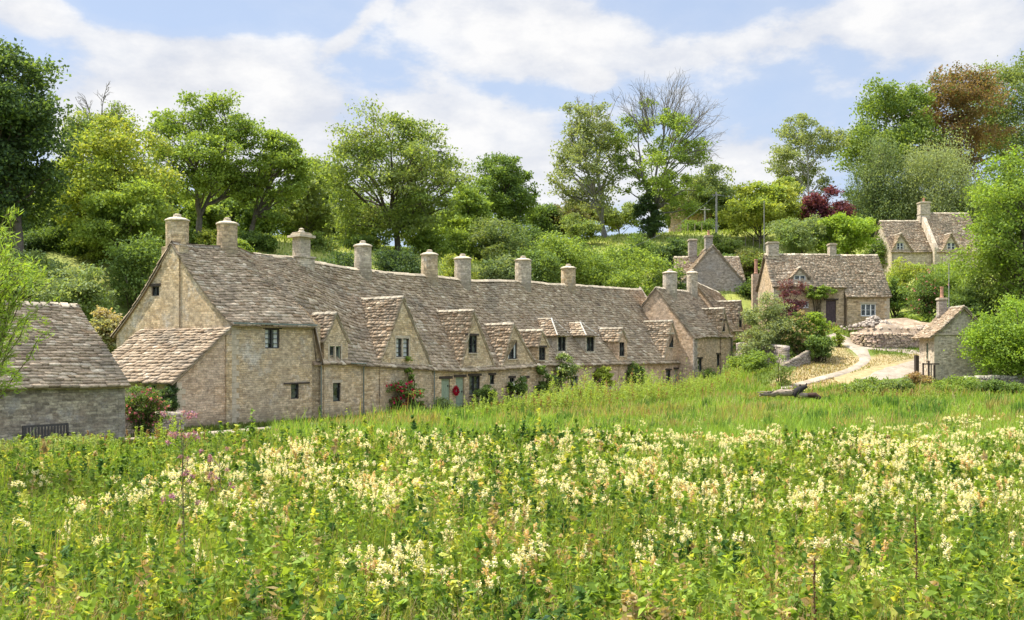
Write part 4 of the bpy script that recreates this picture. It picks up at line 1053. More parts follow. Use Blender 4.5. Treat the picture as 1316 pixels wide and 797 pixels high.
def bush(name,label,px,py0,py1,hw,D,cols,cat='bush',nleaf=3500,L=.16,nclump=16,flowers=None,fn=0,group=None,seed=0,rd=.9,shape='dome',fl=.12,down=True,**kw):
    rng=np.random.RandomState(seed+900); s=D/F_; x=(px-CX)*s; zt=CH+(HY-py0)*s; zb=CH+(HY-py1)*s
    g0=G(x,D)
    if down and zb>g0: zb=g0
    c=np.array([x,D,(zt+zb)/2]); r=np.array([hw*s,hw*s*rd,max((zt-zb)/2,.2)])*.9
    q=QB(); cc,cr,subs,cid=foliage(rng,q,c,r,nclump,nleaf,L,cols,shape,clump=kw.pop('clump',.42),**kw)
    for i in range(0,len(cc),2): limb(rng,q,[x+rng.normal()*.2*r[0],D,g0-.1],cc[i],.05,.02,4,.1,4,(.10,.08,.05))
    if flowers:
        # blooms sit on the outside of the leaf clumps
        pk=rng.randint(0,len(subs),fn); C=subs[pk]+rng.normal(size=(fn,3))*cr[cid[pk]][:,None]*.25; C[:,1]-=.15*r[1]
        for k in range(4): leaves(q,C+rng.normal(size=(fn,3))*fl*.3,fl,fl*.8,np.tile(lg(flowers),(fn,1))*rng.uniform(.7,1.15,(fn,1)),.3,None,rng)
    o=q.build(name,M['leaf'],None,origin=(x,D,g0)); tag(o,label,cat,group); return o

WOODS='trees on the hillside behind the cottages'; SHR='shrubs of the hedge bank behind the long row'
T=tree
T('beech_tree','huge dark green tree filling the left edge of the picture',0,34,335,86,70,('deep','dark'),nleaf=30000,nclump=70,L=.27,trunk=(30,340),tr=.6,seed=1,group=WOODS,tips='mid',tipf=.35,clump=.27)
T('ash_tree','thin olive tree with bare upper twigs behind the yellow-green beech',125,112,250,40,102,('olive','mid'),nleaf=6000,nclump=24,L=.28,tr=.3,seed=2,group=WOODS,twigs=5,bare=[(0,1,4,1.0)])
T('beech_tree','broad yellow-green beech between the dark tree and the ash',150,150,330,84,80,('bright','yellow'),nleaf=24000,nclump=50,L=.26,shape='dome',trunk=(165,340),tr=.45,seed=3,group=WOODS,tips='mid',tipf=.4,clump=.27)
T('sycamore_tree','bushy fresh green tree below the yellow beech',165,235,345,58,74,('mid','bright'),nleaf=12000,nclump=30,L=.24,shape='dome',tr=.3,seed=4,group=WOODS)
T('ash_tree','tall fresh green ash with visible forked limbs behind the first chimneys',262,112,285,78,88,('mid','bright'),nleaf=17000,nclump=46,L=.25,shape='dome',trunk=(255,315),tr=.42,seed=5,group=WOODS,twigs=7,fork=3,clump=.23,bark=(.15,.13,.11))
T('ash_tree','ash with an ivy-clad leaning stem to the right of the forked ash',350,152,310,52,90,('mid','bright'),nleaf=11000,nclump=32,L=.25,shape='dome',trunk=(318,320),tr=.35,seed=6,group=WOODS,twigs=6,fork=2,clump=.25)
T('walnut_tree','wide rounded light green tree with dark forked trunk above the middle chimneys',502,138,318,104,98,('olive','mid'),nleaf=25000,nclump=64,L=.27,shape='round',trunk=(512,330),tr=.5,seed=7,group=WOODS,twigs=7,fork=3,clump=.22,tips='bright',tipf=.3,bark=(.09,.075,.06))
T('maple_tree','compact dark green cone-shaped tree right of the wide walnut',649,200,292,46,130,('dark','mid'),nleaf=14000,nclump=34,L=.34,shape='egg',tr=.35,seed=8,group=WOODS,clump=.33)
T('ash_tree','tall thin-leaved ash with a pale grey trunk on the hilltop',752,122,292,60,128,('olive','grey'),nleaf=11000,nclump=46,L=.32,trunk=(779,303),tr=.55,seed=9,group=WOODS,twigs=9,fork=2,clump=.22,bark=(.24,.22,.20),bare=[(.1,1,3,1.2)])
T('ash_tree','half dead ash with bare upper twigs and an ivy-covered trunk',848,122,296,72,125,('mid','bright'),nleaf=11000,nclump=50,L=.30,trunk=(838,306),tr=.5,seed=10,group=WOODS,twigs=6,fork=3,clump=.16,bark=(.17,.155,.13),bare=[(0,1,9,2.8),(.7,.8,10,2.8),(1,.25,7,2.4),(-.5,.9,4,2.6)])
bush('ivy','dark ivy column climbing the trunk of the half dead ash',836,242,312,17,124.5,('deep','dark'),cat='ivy',nleaf=4000,L=.28,nclump=16,seed=1,shape='round')
T('conifer_tree','dull dark green tree behind the half dead ash',908,212,296,48,150,('dark','olive'),nleaf=11000,nclump=30,L=.36,shape='dome',tr=.3,seed=11,group=WOODS)
T('field_maple_tree','spreading yellow-green tree right of the telegraph pole',978,232,305,62,126,('bright','yellow'),nleaf=14000,nclump=36,L=.32,shape='dome',tr=.25,seed=12,group=WOODS,clump=.28)
T('birch_tree','airy olive birch standing alone against the sky',1036,138,262,56,150,('olive','grey'),nleaf=9000,nclump=44,L=.34,tr=.3,seed=13,group=WOODS,twigs=6,clump=.2,bark=(.3,.28,.25))
T('chestnut_tree','dense bright green chestnut left of the copper tree',1140,93,250,60,152,('dark','bright'),nleaf=18000,nclump=48,L=.42,shape='egg',tr=.5,seed=14,group=WOODS,clump=.28)
T('copper_beech_tree','copper brown tree on the skyline at the upper right',1232,80,232,62,156,('brown','copper'),nleaf=18000,nclump=50,L=.38,tr=.5,seed=15,group=WOODS,clump=.28,tips='dark',tipf=.2)
T('oak_tree','tall green tree behind the copper one at the right edge',1300,68,240,55,166,('dark','olive'),nleaf=15000,nclump=44,L=.42,tr=.5,seed=16,group=WOODS)
T('silver_birch_tree','upright grey-green weeping birch behind the hill cottage chimney',1126,163,310,44,142,('dark','grey'),nleaf=17000,nclump=44,L=.30,shape='egg',tr=.25,seed=17,group=WOODS,weep=True,asp=.45)
T('silver_birch_tree','pale feathery weeping birch above the hill cottage roof',1204,168,310,56,139,('grey','pale'),nleaf=22000,nclump=54,L=.28,shape='egg',tr=.25,seed=18,group=WOODS,weep=True,asp=.45)
T('plum_tree','small purple-leaved tree in front of the silver birches',1063,243,292,35,122,('purple',(.07,.025,.035)),nleaf=6000,nclump=24,L=.28,tr=.15,seed=19,group=WOODS)
T('cherry_tree','vivid light green round tree behind the honey cottage',1086,272,335,40,110,('bright','lime'),nleaf=10000,nclump=30,L=.26,shape='round',tr=.15,seed=20,group=WOODS)
T('apple_tree','grey-green orchard tree above the honey cottage chimney',1026,276,335,40,111,('mid','grey'),nleaf=8000,nclump=26,L=.24,shape='dome',tr=.15,seed=21,group=WOODS)
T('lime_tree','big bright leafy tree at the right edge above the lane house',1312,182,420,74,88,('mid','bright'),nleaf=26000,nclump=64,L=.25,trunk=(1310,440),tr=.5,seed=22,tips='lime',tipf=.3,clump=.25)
T('hazel_tree','low spreading bright green tree hiding the right wall of the lane house',1312,383,492,66,73,('mid','lime'),nleaf=17000,nclump=44,L=.18,trunk=(1310,488),tr=.2,seed=23,shape='dome')
T('hawthorn_tree','small yellow-green tree beyond the purple one',1000,225,262,30,140,('mid','yellow'),nleaf=5000,nclump=18,L=.32,tr=.15,seed=24,group=WOODS)
# filler trees deeper in the wood (each a tree of its own)
for i,(px,t,b,hw,D,c,lab) in enumerate(((60,215,330,60,98,('dark','mid'),'dark leafy tree in the gap behind the huge left tree'),(225,230,320,50,104,('mid','bright'),'sunlit green tree low behind the forked ash'),
    (395,200,315,45,104,('mid','olive'),'green tree between the leaning ash and the wide walnut'),(330,240,320,40,106,('dark','mid'),'dark green tree seen under the ash limbs'),
    (600,240,318,40,112,('mid','bright'),'light green tree at the right foot of the wide walnut'),(722,262,306,40,142,('dark','brown'),'dusky small tree behind the pale-trunked ash'),
    (1270,230,330,50,140,('dark','mid'),'dark tree behind the right hand birch'),(1180,255,320,40,150,('deep','dark'),'dark evergreen between the two birches'),(1075,262,320,34,140,('dark','mid'),'green tree behind the purple plum'),
    (955,262,305,36,150,('mid','yellow'),'yellow-green tree beyond the telegraph pole'),(-60,120,330,70,90,('dark','mid'),'green tree beyond the left edge of the wood'),(440,270,325,45,112,('mid','olive'),'olive bush-like tree under the wide walnut'))):
    T('woodland_tree',lab,px,t,b,hw,D,c,nleaf=7000,nclump=22,L=.34,shape='dome',tr=.2,seed=40+i,group=WOODS)

lm=[(95,250,335,44,110,('dark','mid'),'shadowed woodland tree behind the dark tree\'s right edge'),(190,215,325,44,112,('mid','yellow'),'yellowish woodland tree between beech and forked ash'),(252,245,325,38,108,('mid','olive'),'woodland tree directly above the first chimney'),
 (300,238,322,40,114,('dark','mid'),'woodland tree directly above the second chimney'),(375,235,322,38,112,('mid','bright'),'woodland tree directly above the third chimney'),(415,215,325,40,116,('mid','olive'),'woodland tree filling the dip left of the wide walnut'),
 (470,250,325,40,120,('dark','mid'),'shaded woodland tree above the fourth chimney'),(540,252,328,42,122,('mid','olive'),'olive woodland tree above the fifth chimney'),(592,225,322,34,122,('dark','mid'),'woodland tree between walnut and compact maple'),
 (690,262,315,34,140,('dark','mid'),'low woodland tree at the maple\'s right foot'),(735,255,300,34,150,('olive','brown'),'dusky woodland tree behind the pale ash trunk'),(795,258,298,30,150,('mid','olive'),'woodland tree between the two hilltop ashes'),(872,250,300,28,152,('dark','olive'),'dark woodland tree beside the hilltop barn'),
 (935,240,300,34,156,('dark','mid'),'dark woodland tree behind the telegraph pole'),(1010,255,320,40,138,('mid','bright'),'woodland tree above the honey cottage\'s left chimney'),(1110,240,320,34,150,('dark','mid'),'dark woodland tree above the vivid round cherry'),(1160,235,320,40,156,('deep','dark'),'deep green tree behind the hill cottage ridge'),
 (1250,225,330,44,146,('dark','mid'),'dark tree above the hill cottage right dormer'),(1200,165,300,44,160,('deep','dark'),'dark tree beneath the copper crown'),(20,240,340,50,92,('deep','dark'),'dense dark tree low at the left edge')]
for i,(px,t,b_,hw,D,c,lab) in enumerate(lm): T('woodland_tree',lab,px,t,b_,hw,D,c,nleaf=6000,nclump=22,L=.34,shape='dome',tr=.2,seed=70+i,group=WOODS,clump=.36)
B=bush
# hedge bank directly behind the row
hb_=[(705,318,372,40,104,('deep','dark'),'shadowy hedge shrub on the slope above the seventh chimney'),(745,312,370,36,106,('dark','mid'),'hedge shrub on the slope above the eighth chimney'),(790,308,372,36,110,('mid','bright'),'light shrub on the slope beyond the eighth chimney'),(822,306,360,32,112,('dark','mid'),'hedge shrub at the foot of the ivy-clad ash'),(856,308,362,34,112,('deep','dark'),'dark hedge shrub right of the ivy-clad ash'),(640,312,362,34,102,('mid','olive'),'hedge shrub on the slope above the sixth chimney'),(895,285,300,30,140,('mid','dark'),'low scrub at the foot of the hilltop barn'),(965,318,345,28,112,('brown','mid'),'brownish scrub below the yellow-green tree'),
 (1175,405,432,34,93,('mid','bright'),'low green scrub behind the rubble terrace'),(1150,352,400,16,100,('dark','mid'),'dark shrub at the right corner of the honey cottage'),(60,292,345,40,80,('dark','mid'),'bush on the slope left of the yellow beech'),(105,300,350,34,80,('mid','bright'),'sunny bush at the foot of the yellow beech'),(20,300,360,40,78,('deep','dark'),'dark bush under the huge left tree'),(230,292,325,30,84,('dark','mid'),'bush peeping over the ridge by the first chimney'),
 (270,296,325,26,84,('mid','yellow'),'sunny bush between the first two chimneys'),(330,296,330,30,86,('mid','dark'),'bush on the slope right of the second chimney'),(400,300,340,36,92,('mid','olive'),'olive bush on the slope above the third chimney'),(550,300,335,34,100,('mid','bright'),'green bush on the slope above the fifth chimney'),(455,305,345,34,96,('dark','mid'),'dull bush on the slope above the fourth chimney'),(665,290,330,34,112,('dark','mid'),'bush on the slope above the seventh chimney'),(930,300,330,24,120,('mid','olive'),'olive bush at the foot of the telegraph pole'),(1140,300,345,26,118,('dark','mid'),'dark bush left of the hill cottage gable'),(30,322,392,62,66,('mid','grey'),'grey-green willow bush behind the outbuilding roof'),(95,335,400,50,64,('grey','mid'),'rounded grey-green bush behind the outbuilding ridge end'),
 (137,392,470,26,60,('tan','pale'),'pale yellowish shrub between outbuilding and gable'),(180,300,380,44,70,('dark','mid'),'glossy dark shrub left of the first chimney'),(133,285,350,35,78,('mid','yellow'),'yellowish bush under the beech'),
 (350,322,360,42,76,('deep','dark'),'dark hedge between the second and third chimneys'),(300,305,345,28,80,('mid','bright'),'bright shrub right of the second chimney'),(430,318,365,40,82,('deep','dark'),'dark laurel behind the third chimney'),(510,322,370,44,86,('deep','dark'),'dark laurel behind the fourth chimney'),
 (586,316,365,24,88,('mid','yellow'),'golden-green bush left of the sixth chimney'),(640,268,350,50,104,('dark','olive'),'tall dark shrub mass under the maple'),(600,290,340,35,104,('mid','bright'),'green bush below the walnut'),(640,335,378,44,92,('dark','grey'),'grey-green elder behind the sixth chimney'),
 (720,292,365,46,100,('mid','bright'),'bright green shrub above the eighth chimney'),(690,318,370,36,96,('dark','mid'),'dark round shrub behind the seventh chimney'),(770,322,375,44,100,('mid','bright'),'leafy bush right of the last chimney'),
 (828,318,385,48,102,('mid','bright'),'large light-topped bush above the end of the row'),(858,338,378,22,104,('deep','dark'),'dark bush left of the grey gable'),(876,304,345,18,112,('dark','mid'),'dark pointed shrub left of the grey gable chimney'),(800,380,410,30,98,('deep','mid'),'shady bush behind the row end'),
 (936,325,350,22,114,('mid','dark'),'green shrub right of the grey gable chimney'),(1000,322,380,24,106,('bright','pale'),'light climber between grey gable and honey cottage'),(975,352,395,26,104,('deep','mid'),'dark shrub beside the thin stone chimney'),(465,300,330,30,100,('mid','yellow'),'sunlit low shrub under the walnut'),(745,275,312,30,120,('mid','olive'),'dull shrub beside the pale trunk')]
for i,(px,a,b_,hw,D,c,lab) in enumerate(hb_): B('shrub',lab,px,a,b_,hw,D,c,cat='shrub',nleaf=int(5200*min(1.6,hw/40)),L=.21 if D<90 else .25,nclump=22,group=SHR,seed=i)
# gardens
B('rose_bush','crimson climbing rose against the wall under the tall second gable',519,478,545,30,ROW.Y(ROW.u(519,-.7),-.7),('mid','dark'),cat='rose',nleaf=3600,L=.12,flowers='rose',fn=95,fl=.19,seed=31,rd=.35)
B('climber','thin stem of climber reaching up to the window of the second gable',527,450,500,7,ROW.Y(ROW.u(527,-.3),-.3),('mid','bright'),cat='climber',nleaf=500,L=.12,nclump=8,seed=32,down=False,shape='round',rd=.5)
B('box_ball','clipped dark green box bush in front of the black ground-floor window',624,492,535,20,ROW.Y(ROW.u(624,-1),-1.2),('dark','mid'),cat='clipped bush',nleaf=7500,L=.08,nclump=90,seed=33,shape='round',clump=.2,sub=14)
B('shrub','blue-green low shrub left of the green doors',568,512,545,24,ROW.Y(ROW.u(568,-1.2),-1.2),('grey','dark'),cat='shrub',nleaf=2500,L=.12,seed=34)
B('climbing_rose','white climbing rose round the door under the fourth gable',665,480,528,20,ROW.Y(ROW.u(665,-.5),-.5),('dark','mid'),cat='rose',nleaf=2600,L=.13,flowers='white',fn=40,fl=.13,seed=35,rd=.4)
B('climber','leafy climber covering the wall below the small dormer',700,460,520,16,ROW.Y(ROW.u(700,-.5),-.5),('mid','dark'),cat='climber',nleaf=2400,L=.14,seed=36,rd=.5,shape='round')
B('climbing_rose','blush climbing rose on the eave under the left hipped dormer',724,452,500,24,ROW.Y(ROW.u(724,-.5),-.5),('grey','mid'),cat='rose',nleaf=2400,L=.14,flowers='white',fn=36,fl=.14,seed=37,down=False,rd=.35,shape='round')
B('climber','golden-green climber under the right hipped dormer',773,464,505,17,ROW.Y(ROW.u(773,-.4),-.4),('lime','yellow'),cat='climber',nleaf=2400,L=.15,seed=38,rd=.4,shape='round')
B('hedge','tall dark clipped climber between the last two gables of the row',816,463,510,16,ROW.Y(ROW.u(816,-.5),-.5),('dark','mid'),cat='climber',nleaf=4500,L=.13,nclump=26,seed=39,rd=.5,shape='round')
B('shrub','dark shrub before the corner of the uphill row',914,470,505,18,ROW.Y(ROW.u(914,c2-1.2),c2-1.2),('dark','mid'),cat='shrub',nleaf=2500,L=.15,seed=40)
B('climber','bright climber on the wall of the last uphill cottage',945,425,500,8,ROW.Y(ROW.u(945,c2-.4),c2-.4),('mid','lime'),cat='climber',nleaf=1600,L=.15,seed=41,rd=.5,shape='round')
B('shrub','green garden shrub below the end wall of the uphill row',953,450,492,22,84,('mid','bright'),cat='shrub',nleaf=3000,L=.16,seed=42)
B('rose_bush','pink rose rambling over the wall left of the lean-to',186,497,558,36,43.5,('dark','mid'),cat='rose',nleaf=6500,L=.09,nclump=30,flowers='pink',fn=170,fl=.12,seed=43,rd=.5)
B('ivy','dense dark ivy on the left wall of the lean-to',217,492,535,15,46.3,('deep','dark'),cat='ivy',nleaf=3500,L=.09,seed=44,rd=.6,shape='round',down=False)
B('hedge','big rounded grey-green hedge bush left of the path',984,376,448,38,84,('grey','olive'),cat='bush',nleaf=13000,L=.15,nclump=44,seed=45,clump=.3,tips='pale',tipf=.5)
B('hydrangea_bush','broad bush with fading tan blossom above the garden wall',1030,397,450,30,83,('mid','dark'),cat='bush',nleaf=9000,L=.15,nclump=36,flowers='tan',fn=700,fl=.16,seed=46,clump=.3)
B('shrub','fresh green shrub at the top of the garden path',1051,390,430,12,82,('bright','lime'),cat='shrub',nleaf=2800,L=.16,seed=47)
B('shrub','ivy-green shrub spilling over the sloping garden wall',1052,428,458,18,80.5,('mid','dark'),cat='shrub',nleaf=3000,L=.15,seed=48)
B('shrub','yellow-green low plant beside the garden path top',1076,421,434,9,86,('yellow','lime'),cat='shrub',nleaf=900,L=.14,nclump=8,seed=49)
B('purple_shrub','purple-leaved shrub against the left wall of the honey cottage',1017,358,400,24,91,('purple',(.16,.09,.09)),cat='shrub',nleaf=3000,L=.18,seed=50,rd=.6)
B('wisteria','climber trained along the eave above the brown door',1052,366,384,24,92.6,('mid','bright'),cat='climber',nleaf=2400,L=.17,seed=51,down=False,rd=.25,shape='round')
B('conifer_bush','golden conifer bush left of the pink rhododendron',1164,328,400,24,103,('bright','yellow'),cat='bush',nleaf=4000,L=.2,seed=52)
B('conifer_bush','bright bush under the raised verge of the hill cottage',1212,326,395,42,104,('bright','mid'),cat='bush',nleaf=6500,L=.2,nclump=28,seed=53)
B('rhododendron_bush','dark bush with faded pink blossom above the dry stone wall',1190,350,422,28,94,('dark','mid'),cat='bush',nleaf=6500,L=.17,nclump=30,flowers='pink',fn=110,fl=.16,seed=54)
B('shrub','grey-green scrub between the lane house and the big right tree',1266,330,440,38,92,('grey','mid'),cat='shrub',nleaf=9000,L=.19,nclump=34,seed=55)
B('shrub','dark scrub behind the chimney of the lane house',1240,372,430,26,90,('deep','mid'),cat='shrub',nleaf=5000,L=.19,seed=56)
B('shrub','leafy green shrub in the sunken garden behind the log',975,452,492,24,79,('bright','mid'),cat='shrub',nleaf=4000,L=.16,seed=57)
B('sapling','thin open sapling with pale leaves beside the log',1003,450,505,16,73,('olive','mid'),cat='sapling',nleaf=900,L=.14,nclump=12,seed=58,twigs=0) if False else B('sapling','thin open sapling with pale leaves beside the log',1003,450,505,16,73,('olive','mid'),cat='sapling',nleaf=900,L=.14,nclump=12,seed=58)
B('bramble_bush','tangled bramble on the bank left of the lane',1120,486,512,46,69,('mid','bright'),cat='bramble',nleaf=7000,L=.13,nclump=34,seed=59,clump=.3,tips='grey',tipf=.4)
B('bramble_bush','bramble with grey-white leaves at the foot of the lane',1150,487,508,24,68,('grey','mid'),cat='bramble',nleaf=3000,L=.13,seed=60)
B('bramble_bush','nettle clump in front of the lane house corner',1232,486,506,34,67,('mid','bright'),cat='bramble',nleaf=5000,L=.13,nclump=26,seed=61)
B('shrub','rust-brown dock and sorrel patch beside the wooden post frame',1180,479,494,18,73,('copper','tan'),cat='shrub',nleaf=1500,L=.12,seed=62)
B('shrub','nettle clump growing over the low right wall',1285,490,508,30,66,('dark','mid'),cat='shrub',nleaf=4000,L=.13,seed=63)

# near willow at the left edge: long slender leaves on drooping shoots
rng=np.random.RandomState(77); D=24.; gx=(-45-CX)/F_*D; gz=G(gx,D)
wr=empty('willow_tree',(gx,D,gz),'near willow with long narrow bright leaves hanging in at the left edge','tree')
qt=QB(); ql=QB()
limb(rng,qt,(gx,D,gz-.3),(gx-.3,D,gz+6.5),.22,.08,7,.03,8)
for k in range(120):
    tx=rng.uniform(-50,74) if k%3 else rng.uniform(-60,30); ty=rng.uniform(262,505)
    if tx>30: ty=rng.uniform(330,440)
    if ty<330: tx=min(tx,28)
    if ty>470: tx=min(tx,40)
    d=D+rng.uniform(-1.6,1.6); e=P3(tx,ty,d); s0_=np.array([gx-.2+rng.normal()*.15,D,gz+rng.uniform(.5,4.2)])
    s0_[2]=min(s0_[2],e[2]+.8)
    p=limb(rng,qt,s0_,e,.022,.006,9,.07,4,(.16,.14,.06),.22)
    n=90; t=rng.uniform(.25,1.02,n); pp=np.stack([np.interp(t*8,np.arange(9),p[:,i]) for i in range(3)],1)+rng.normal(size=(n,3))*.05
    dr=unit((p[-1]-p[4])[None])+rng.normal(size=(n,3))*.45+np.array([.1,0,-.15])
    f=rng.rand(n,1); col=lg('bright')*(1-f)+lg('lime')*f
    leaves(ql,pp,rng.uniform(.13,.24,n),.028,col*rng.uniform(.8,1.25,(n,1)),.5,dr,rng)
qt.build('trunk',M['bark'],wr); ql.build('crown',M['leaf'],wr)

# ------------------------------------------------------------------ furniture of the place
def wp(px,py,D): return tuple(P3(px,py,D))
# bench (faces the meadow)
fbn=Frame(*ROW.P(ROW.u(34,-4.75),-4.75,0)[:2],.592,.806)
u0,u1=ROW.u(36,-4.75),ROW.u(95,-4.75); W=u1-u0; zb_=.0
bz=empty('bench',(*ROW.P((u0+u1)/2,-4.6,0)[:2],zb_),'dark weathered slatted wooden bench against the outbuilding wall','bench')
FB=Frame(*ROW.P(u0,-4.9,0)[:2],.592,.806)
g=MB()
for k in range(4): g.box(FB,0.05,W-.05,.02+k*.12,.12+k*.12,.43,.46)
g.build('seat',M['bench'],bz)
g=MB(); g.box(FB,0,W,.52,.57,.92,1.0); g.box(FB,.05,W-.05,.50,.54,.52,.58)
n=int(W/.13)
for k in range(n): g.box(FB,.08+k*(W-.16)/n,.08+k*(W-.16)/n+.06,.51,.535,.575,.925)
g.build('backrest',M['bench'],bz)
for a in (0,W-.07):
    for b in (0,.5): g=MB(); g.box(FB,a,a+.07,b,b+.07,-.3,.62 if b==0 else .95); g.build('leg',M['bench'],bz)
    g=MB(); g.box(FB,a-.01,a+.08,-.03,.56,.62,.66); g.build('armrest',M['bench'],bz)
# wreath on the door of cottage 3
q=QB(); uc,zc=ROW.uz(585.4,502.5,-.05); rng=np.random.RandomState(5); n=700; a=rng.rand(n)*2*np.pi; rr=.20+rng.normal(size=n)*.04
C=ROW.PA(uc+rr*np.cos(a),-.10+rng.normal(size=n)*.03,zc+rr*np.sin(a)); leaves(q,C,.10,.07,np.tile((.5,.02,.05),(n,1))*rng.uniform(.5,1.2,(n,1)),.1,None,rng)
o=q.build('wreath',M['leaf'],None,origin=ROW.P(uc,-.08,zc)); tag(o,'red wreath hanging beside the green plank door','wreath')
# dry stone walls: rows of individual stones in one mesh per wall
def drywall(name,label,pts,zbase,ztop,th=.45,seed=0,cope=True,cat='dry stone wall',h=.13,w=.34,col=(.35,.265,.185)):
    """pts: XY line; ztop function of t(0..1) or list; stones laid in courses"""
    rng=np.random.RandomState(seed); pts=np.array(pts,float); seg=np.r_[0,np.cumsum(np.linalg.norm(np.diff(pts,axis=0),axis=1))]; Lt=seg[-1]
    q=QB(); zt=np.interp; 
    def at(s): return np.array([np.interp(s,seg,pts[:,0]),np.interp(s,seg,pts[:,1])])
    n_=len(pts); ztop=np.array(ztop,float); zbase=np.array(zbase,float)
    s=0
    ncol=0
    maxh=(ztop-zbase).max()+.2; zc=0
    while zc<maxh:
        hh=h*rng.uniform(.75,1.3); s=-rng.rand()*w
        while s<Lt:
            ww=w*rng.uniform(.5,1.5); s1=min(s+ww,Lt+.05); sm_=max(0,(s+s1)/2); zt_=np.interp(sm_,seg,ztop); zb__=np.interp(sm_,seg,zbase)
            if zb__+zc<zt_:
                a=at(max(s,0)); b=at(min(s1,Lt)); d=b-a; l=np.linalg.norm(d)
                if l>.03:
                    d/=l; nrm=np.array([-d[1],d[0]]); t0=th/2*rng.uniform(.85,1.12); V=[]
                    for z in (zb__+zc,min(zb__+zc+hh*.93,zt_+.1)):
                        for (e,sd) in ((a,1),(b,1),(b,-1),(a,-1)): 
                            p=e+nrm*t0*sd+rng.uniform(-.015,.015,2); V.append((p[0],p[1],z+rng.uniform(-.01,.01)))
                    q.add(V,[[0,1,5,4],[1,2,6,5],[2,3,7,6],[3,0,4,7],[4,5,6,7]],np.array(col)*rng.uniform(.55,1.35)*np.array([1,rng.uniform(.92,1.03),rng.uniform(.85,1.05)]))
            s=s1+.01
        zc+=hh
    if cope:
        s=0
        while s<Lt:
            ww=rng.uniform(.15,.35); a=at(s); b=at(min(s+ww,Lt)); d=b-a; l=np.linalg.norm(d)
            if l<.03: break
            d/=l; nrm=np.array([-d[1],d[0]]); z=np.interp(s,seg,ztop)+.02; V=[]; t0=th/2*1.05; hh=rng.uniform(.1,.2)
            for zz in (z,z+hh):
                for (e,sd) in ((a,1),(b,1),(b,-1),(a,-1)): p=e+nrm*t0*sd*(1 if zz==z else .8); V.append((p[0],p[1],zz))
            q.add(V,[[0,1,5,4],[1,2,6,5],[2,3,7,6],[3,0,4,7],[4,5,6,7]],np.array(col)*rng.uniform(.9,1.6)); s+=ww+.01
    c=at(Lt/2); o=q.build(name,M['rock'],None,origin=(c[0],c[1],float(zbase.mean()))); tag(o,label,cat); return o
wl_=[wp(*a) for a in ((1096,443,88.6),(1098,447,87),(1108,451,85.8),(1125,453,85.4),(1150,452,85.6),(1175,452,86),(1205,455,85.5))]
drywall('retaining_wall','curved dry stone retaining wall below the rubble terrace',[p[:2] for p in wl_],[G(p[0],p[1])-.3 for p in wl_],[CH+(HY-y)/F_*p[1] for p,y in zip(wl_,(430,430,430.5,430,430,431.5,434))],seed=1,th=.5,h=.12)
# rubble terrace on top
rng=np.random.RandomState(9); n=40; 
tp=[]; 
for a in ((1098,430,87.2),(1125,430,85.8),(1150,430,86),(1175,431,86.4),(1204,434,86),(1212,420,91),(1165,409,92),(1135,411,92),(1116,421,90),(1100,426,89)): tp.append(P3(*a))
tp=np.array(tp); cen=tp.mean(0)+[0,0,.25]; q=QB(); R_=14; V=[];
ring=np.concatenate([np.linspace(tp[i],tp[(i+1)%len(tp)],8,endpoint=False) for i in range(len(tp))]); m=len(ring)
for k in range(R_+1):
    f=k/R_; pr=ring*(1-f)+cen*f; pr=pr+np.stack([np.zeros(m),np.zeros(m),((vnoise(pr[:,0],pr[:,1],.9,3)-.5)*.5+(vnoise(pr[:,0],pr[:,1],3,4)-.4)*1.0)*min(1,f*5)],1); V.append(pr)
V.append(ring-[0,0,1.5]); V=np.concatenate([V[-1]]+V[:-1]); i=np.arange(m); j=(i+1)%m
Fq=np.concatenate([np.stack([r*m+i,r*m+j,(r+1)*m+j,(r+1)*m+i],1) for r in range(R_+1)]); q.add(V,Fq,np.array((.4,.33,.26))); tr_=q.build('rubble_terrace',M['rubble'],None); tag(tr_,kind='structure')
def stones(name,label,cx,cy,cz,rx,ry,rz,n,size,col,seed,cat='stone pile',kind=None):
    rng=np.random.RandomState(seed); q=QB(); 
    for _ in range(n):
        d=rng.normal(size=2)*.45; rr=math.hypot(*d); c=np.array([cx+d[0]*rx,cy+d[1]*ry,cz+rz*math.exp(-rr*rr*2.2)*rng.uniform(.3,1)]); s=size*rng.uniform(.5,1.5)
        A=rng.normal(size=(3,3)); Q_,_r=np.linalg.qr(A); V=np.array([(a,b,e) for e in (-.5,.5) for a,b in ((-.5,-.5),(.5,-.5),(.5,.5),(-.5,.5))])*np.array([1.2,.9,.55])*s; V=V*(1+rng.uniform(-.2,.2,V.shape)); V=V@Q_.T+c
        q.add(V,[[0,1,5,4],[1,2,6,5],[2,3,7,6],[3,0,4,7],[4,5,6,7],[0,3,2,1]],np.array(col)*rng.uniform(.6,1.3))
    o=q.build(name,M['rock'],None,origin=(cx,cy,cz)); tag(o,kind='stuff'); return o
p=P3(1123,416,88.5); stones('rubble_stones','heap of tumbled grey stones at the left end of the rubble terrace',p[0],p[1],p[2]-.3,1.9,1.6,.9,260,.2,(.36,.30,.24),1)
p=P3(1190,421,89.5); stones('rubble_stones','low scatter of pale stones on the right of the rubble terrace',p[0],p[1],p[2]-.15,3.0,2.0,.35,240,.17,(.38,.31,.24),2)
p=P3(1145,420,88.5); stones('rubble_stones','loose stones spread across the middle of the rubble terrace',p[0],p[1],p[2]-.25,3.2,2.4,.25,420,.14,(.38,.31,.24),3)
gwl=[wp(*a) for a in ((948,462,86),(975,461,84),(1000,462,82),(1012,464,80))]
drywall('garden_wall','grey dry stone garden wall below the big hedge bush',[p[:2] for p in gwl],[p[2]-1.2 for p in gwl],[CH+(HY-y)/F_*p[1] for p,y in zip(gwl,(443,444,446,447))],seed=2,th=.4,col=(.26,.22,.18))
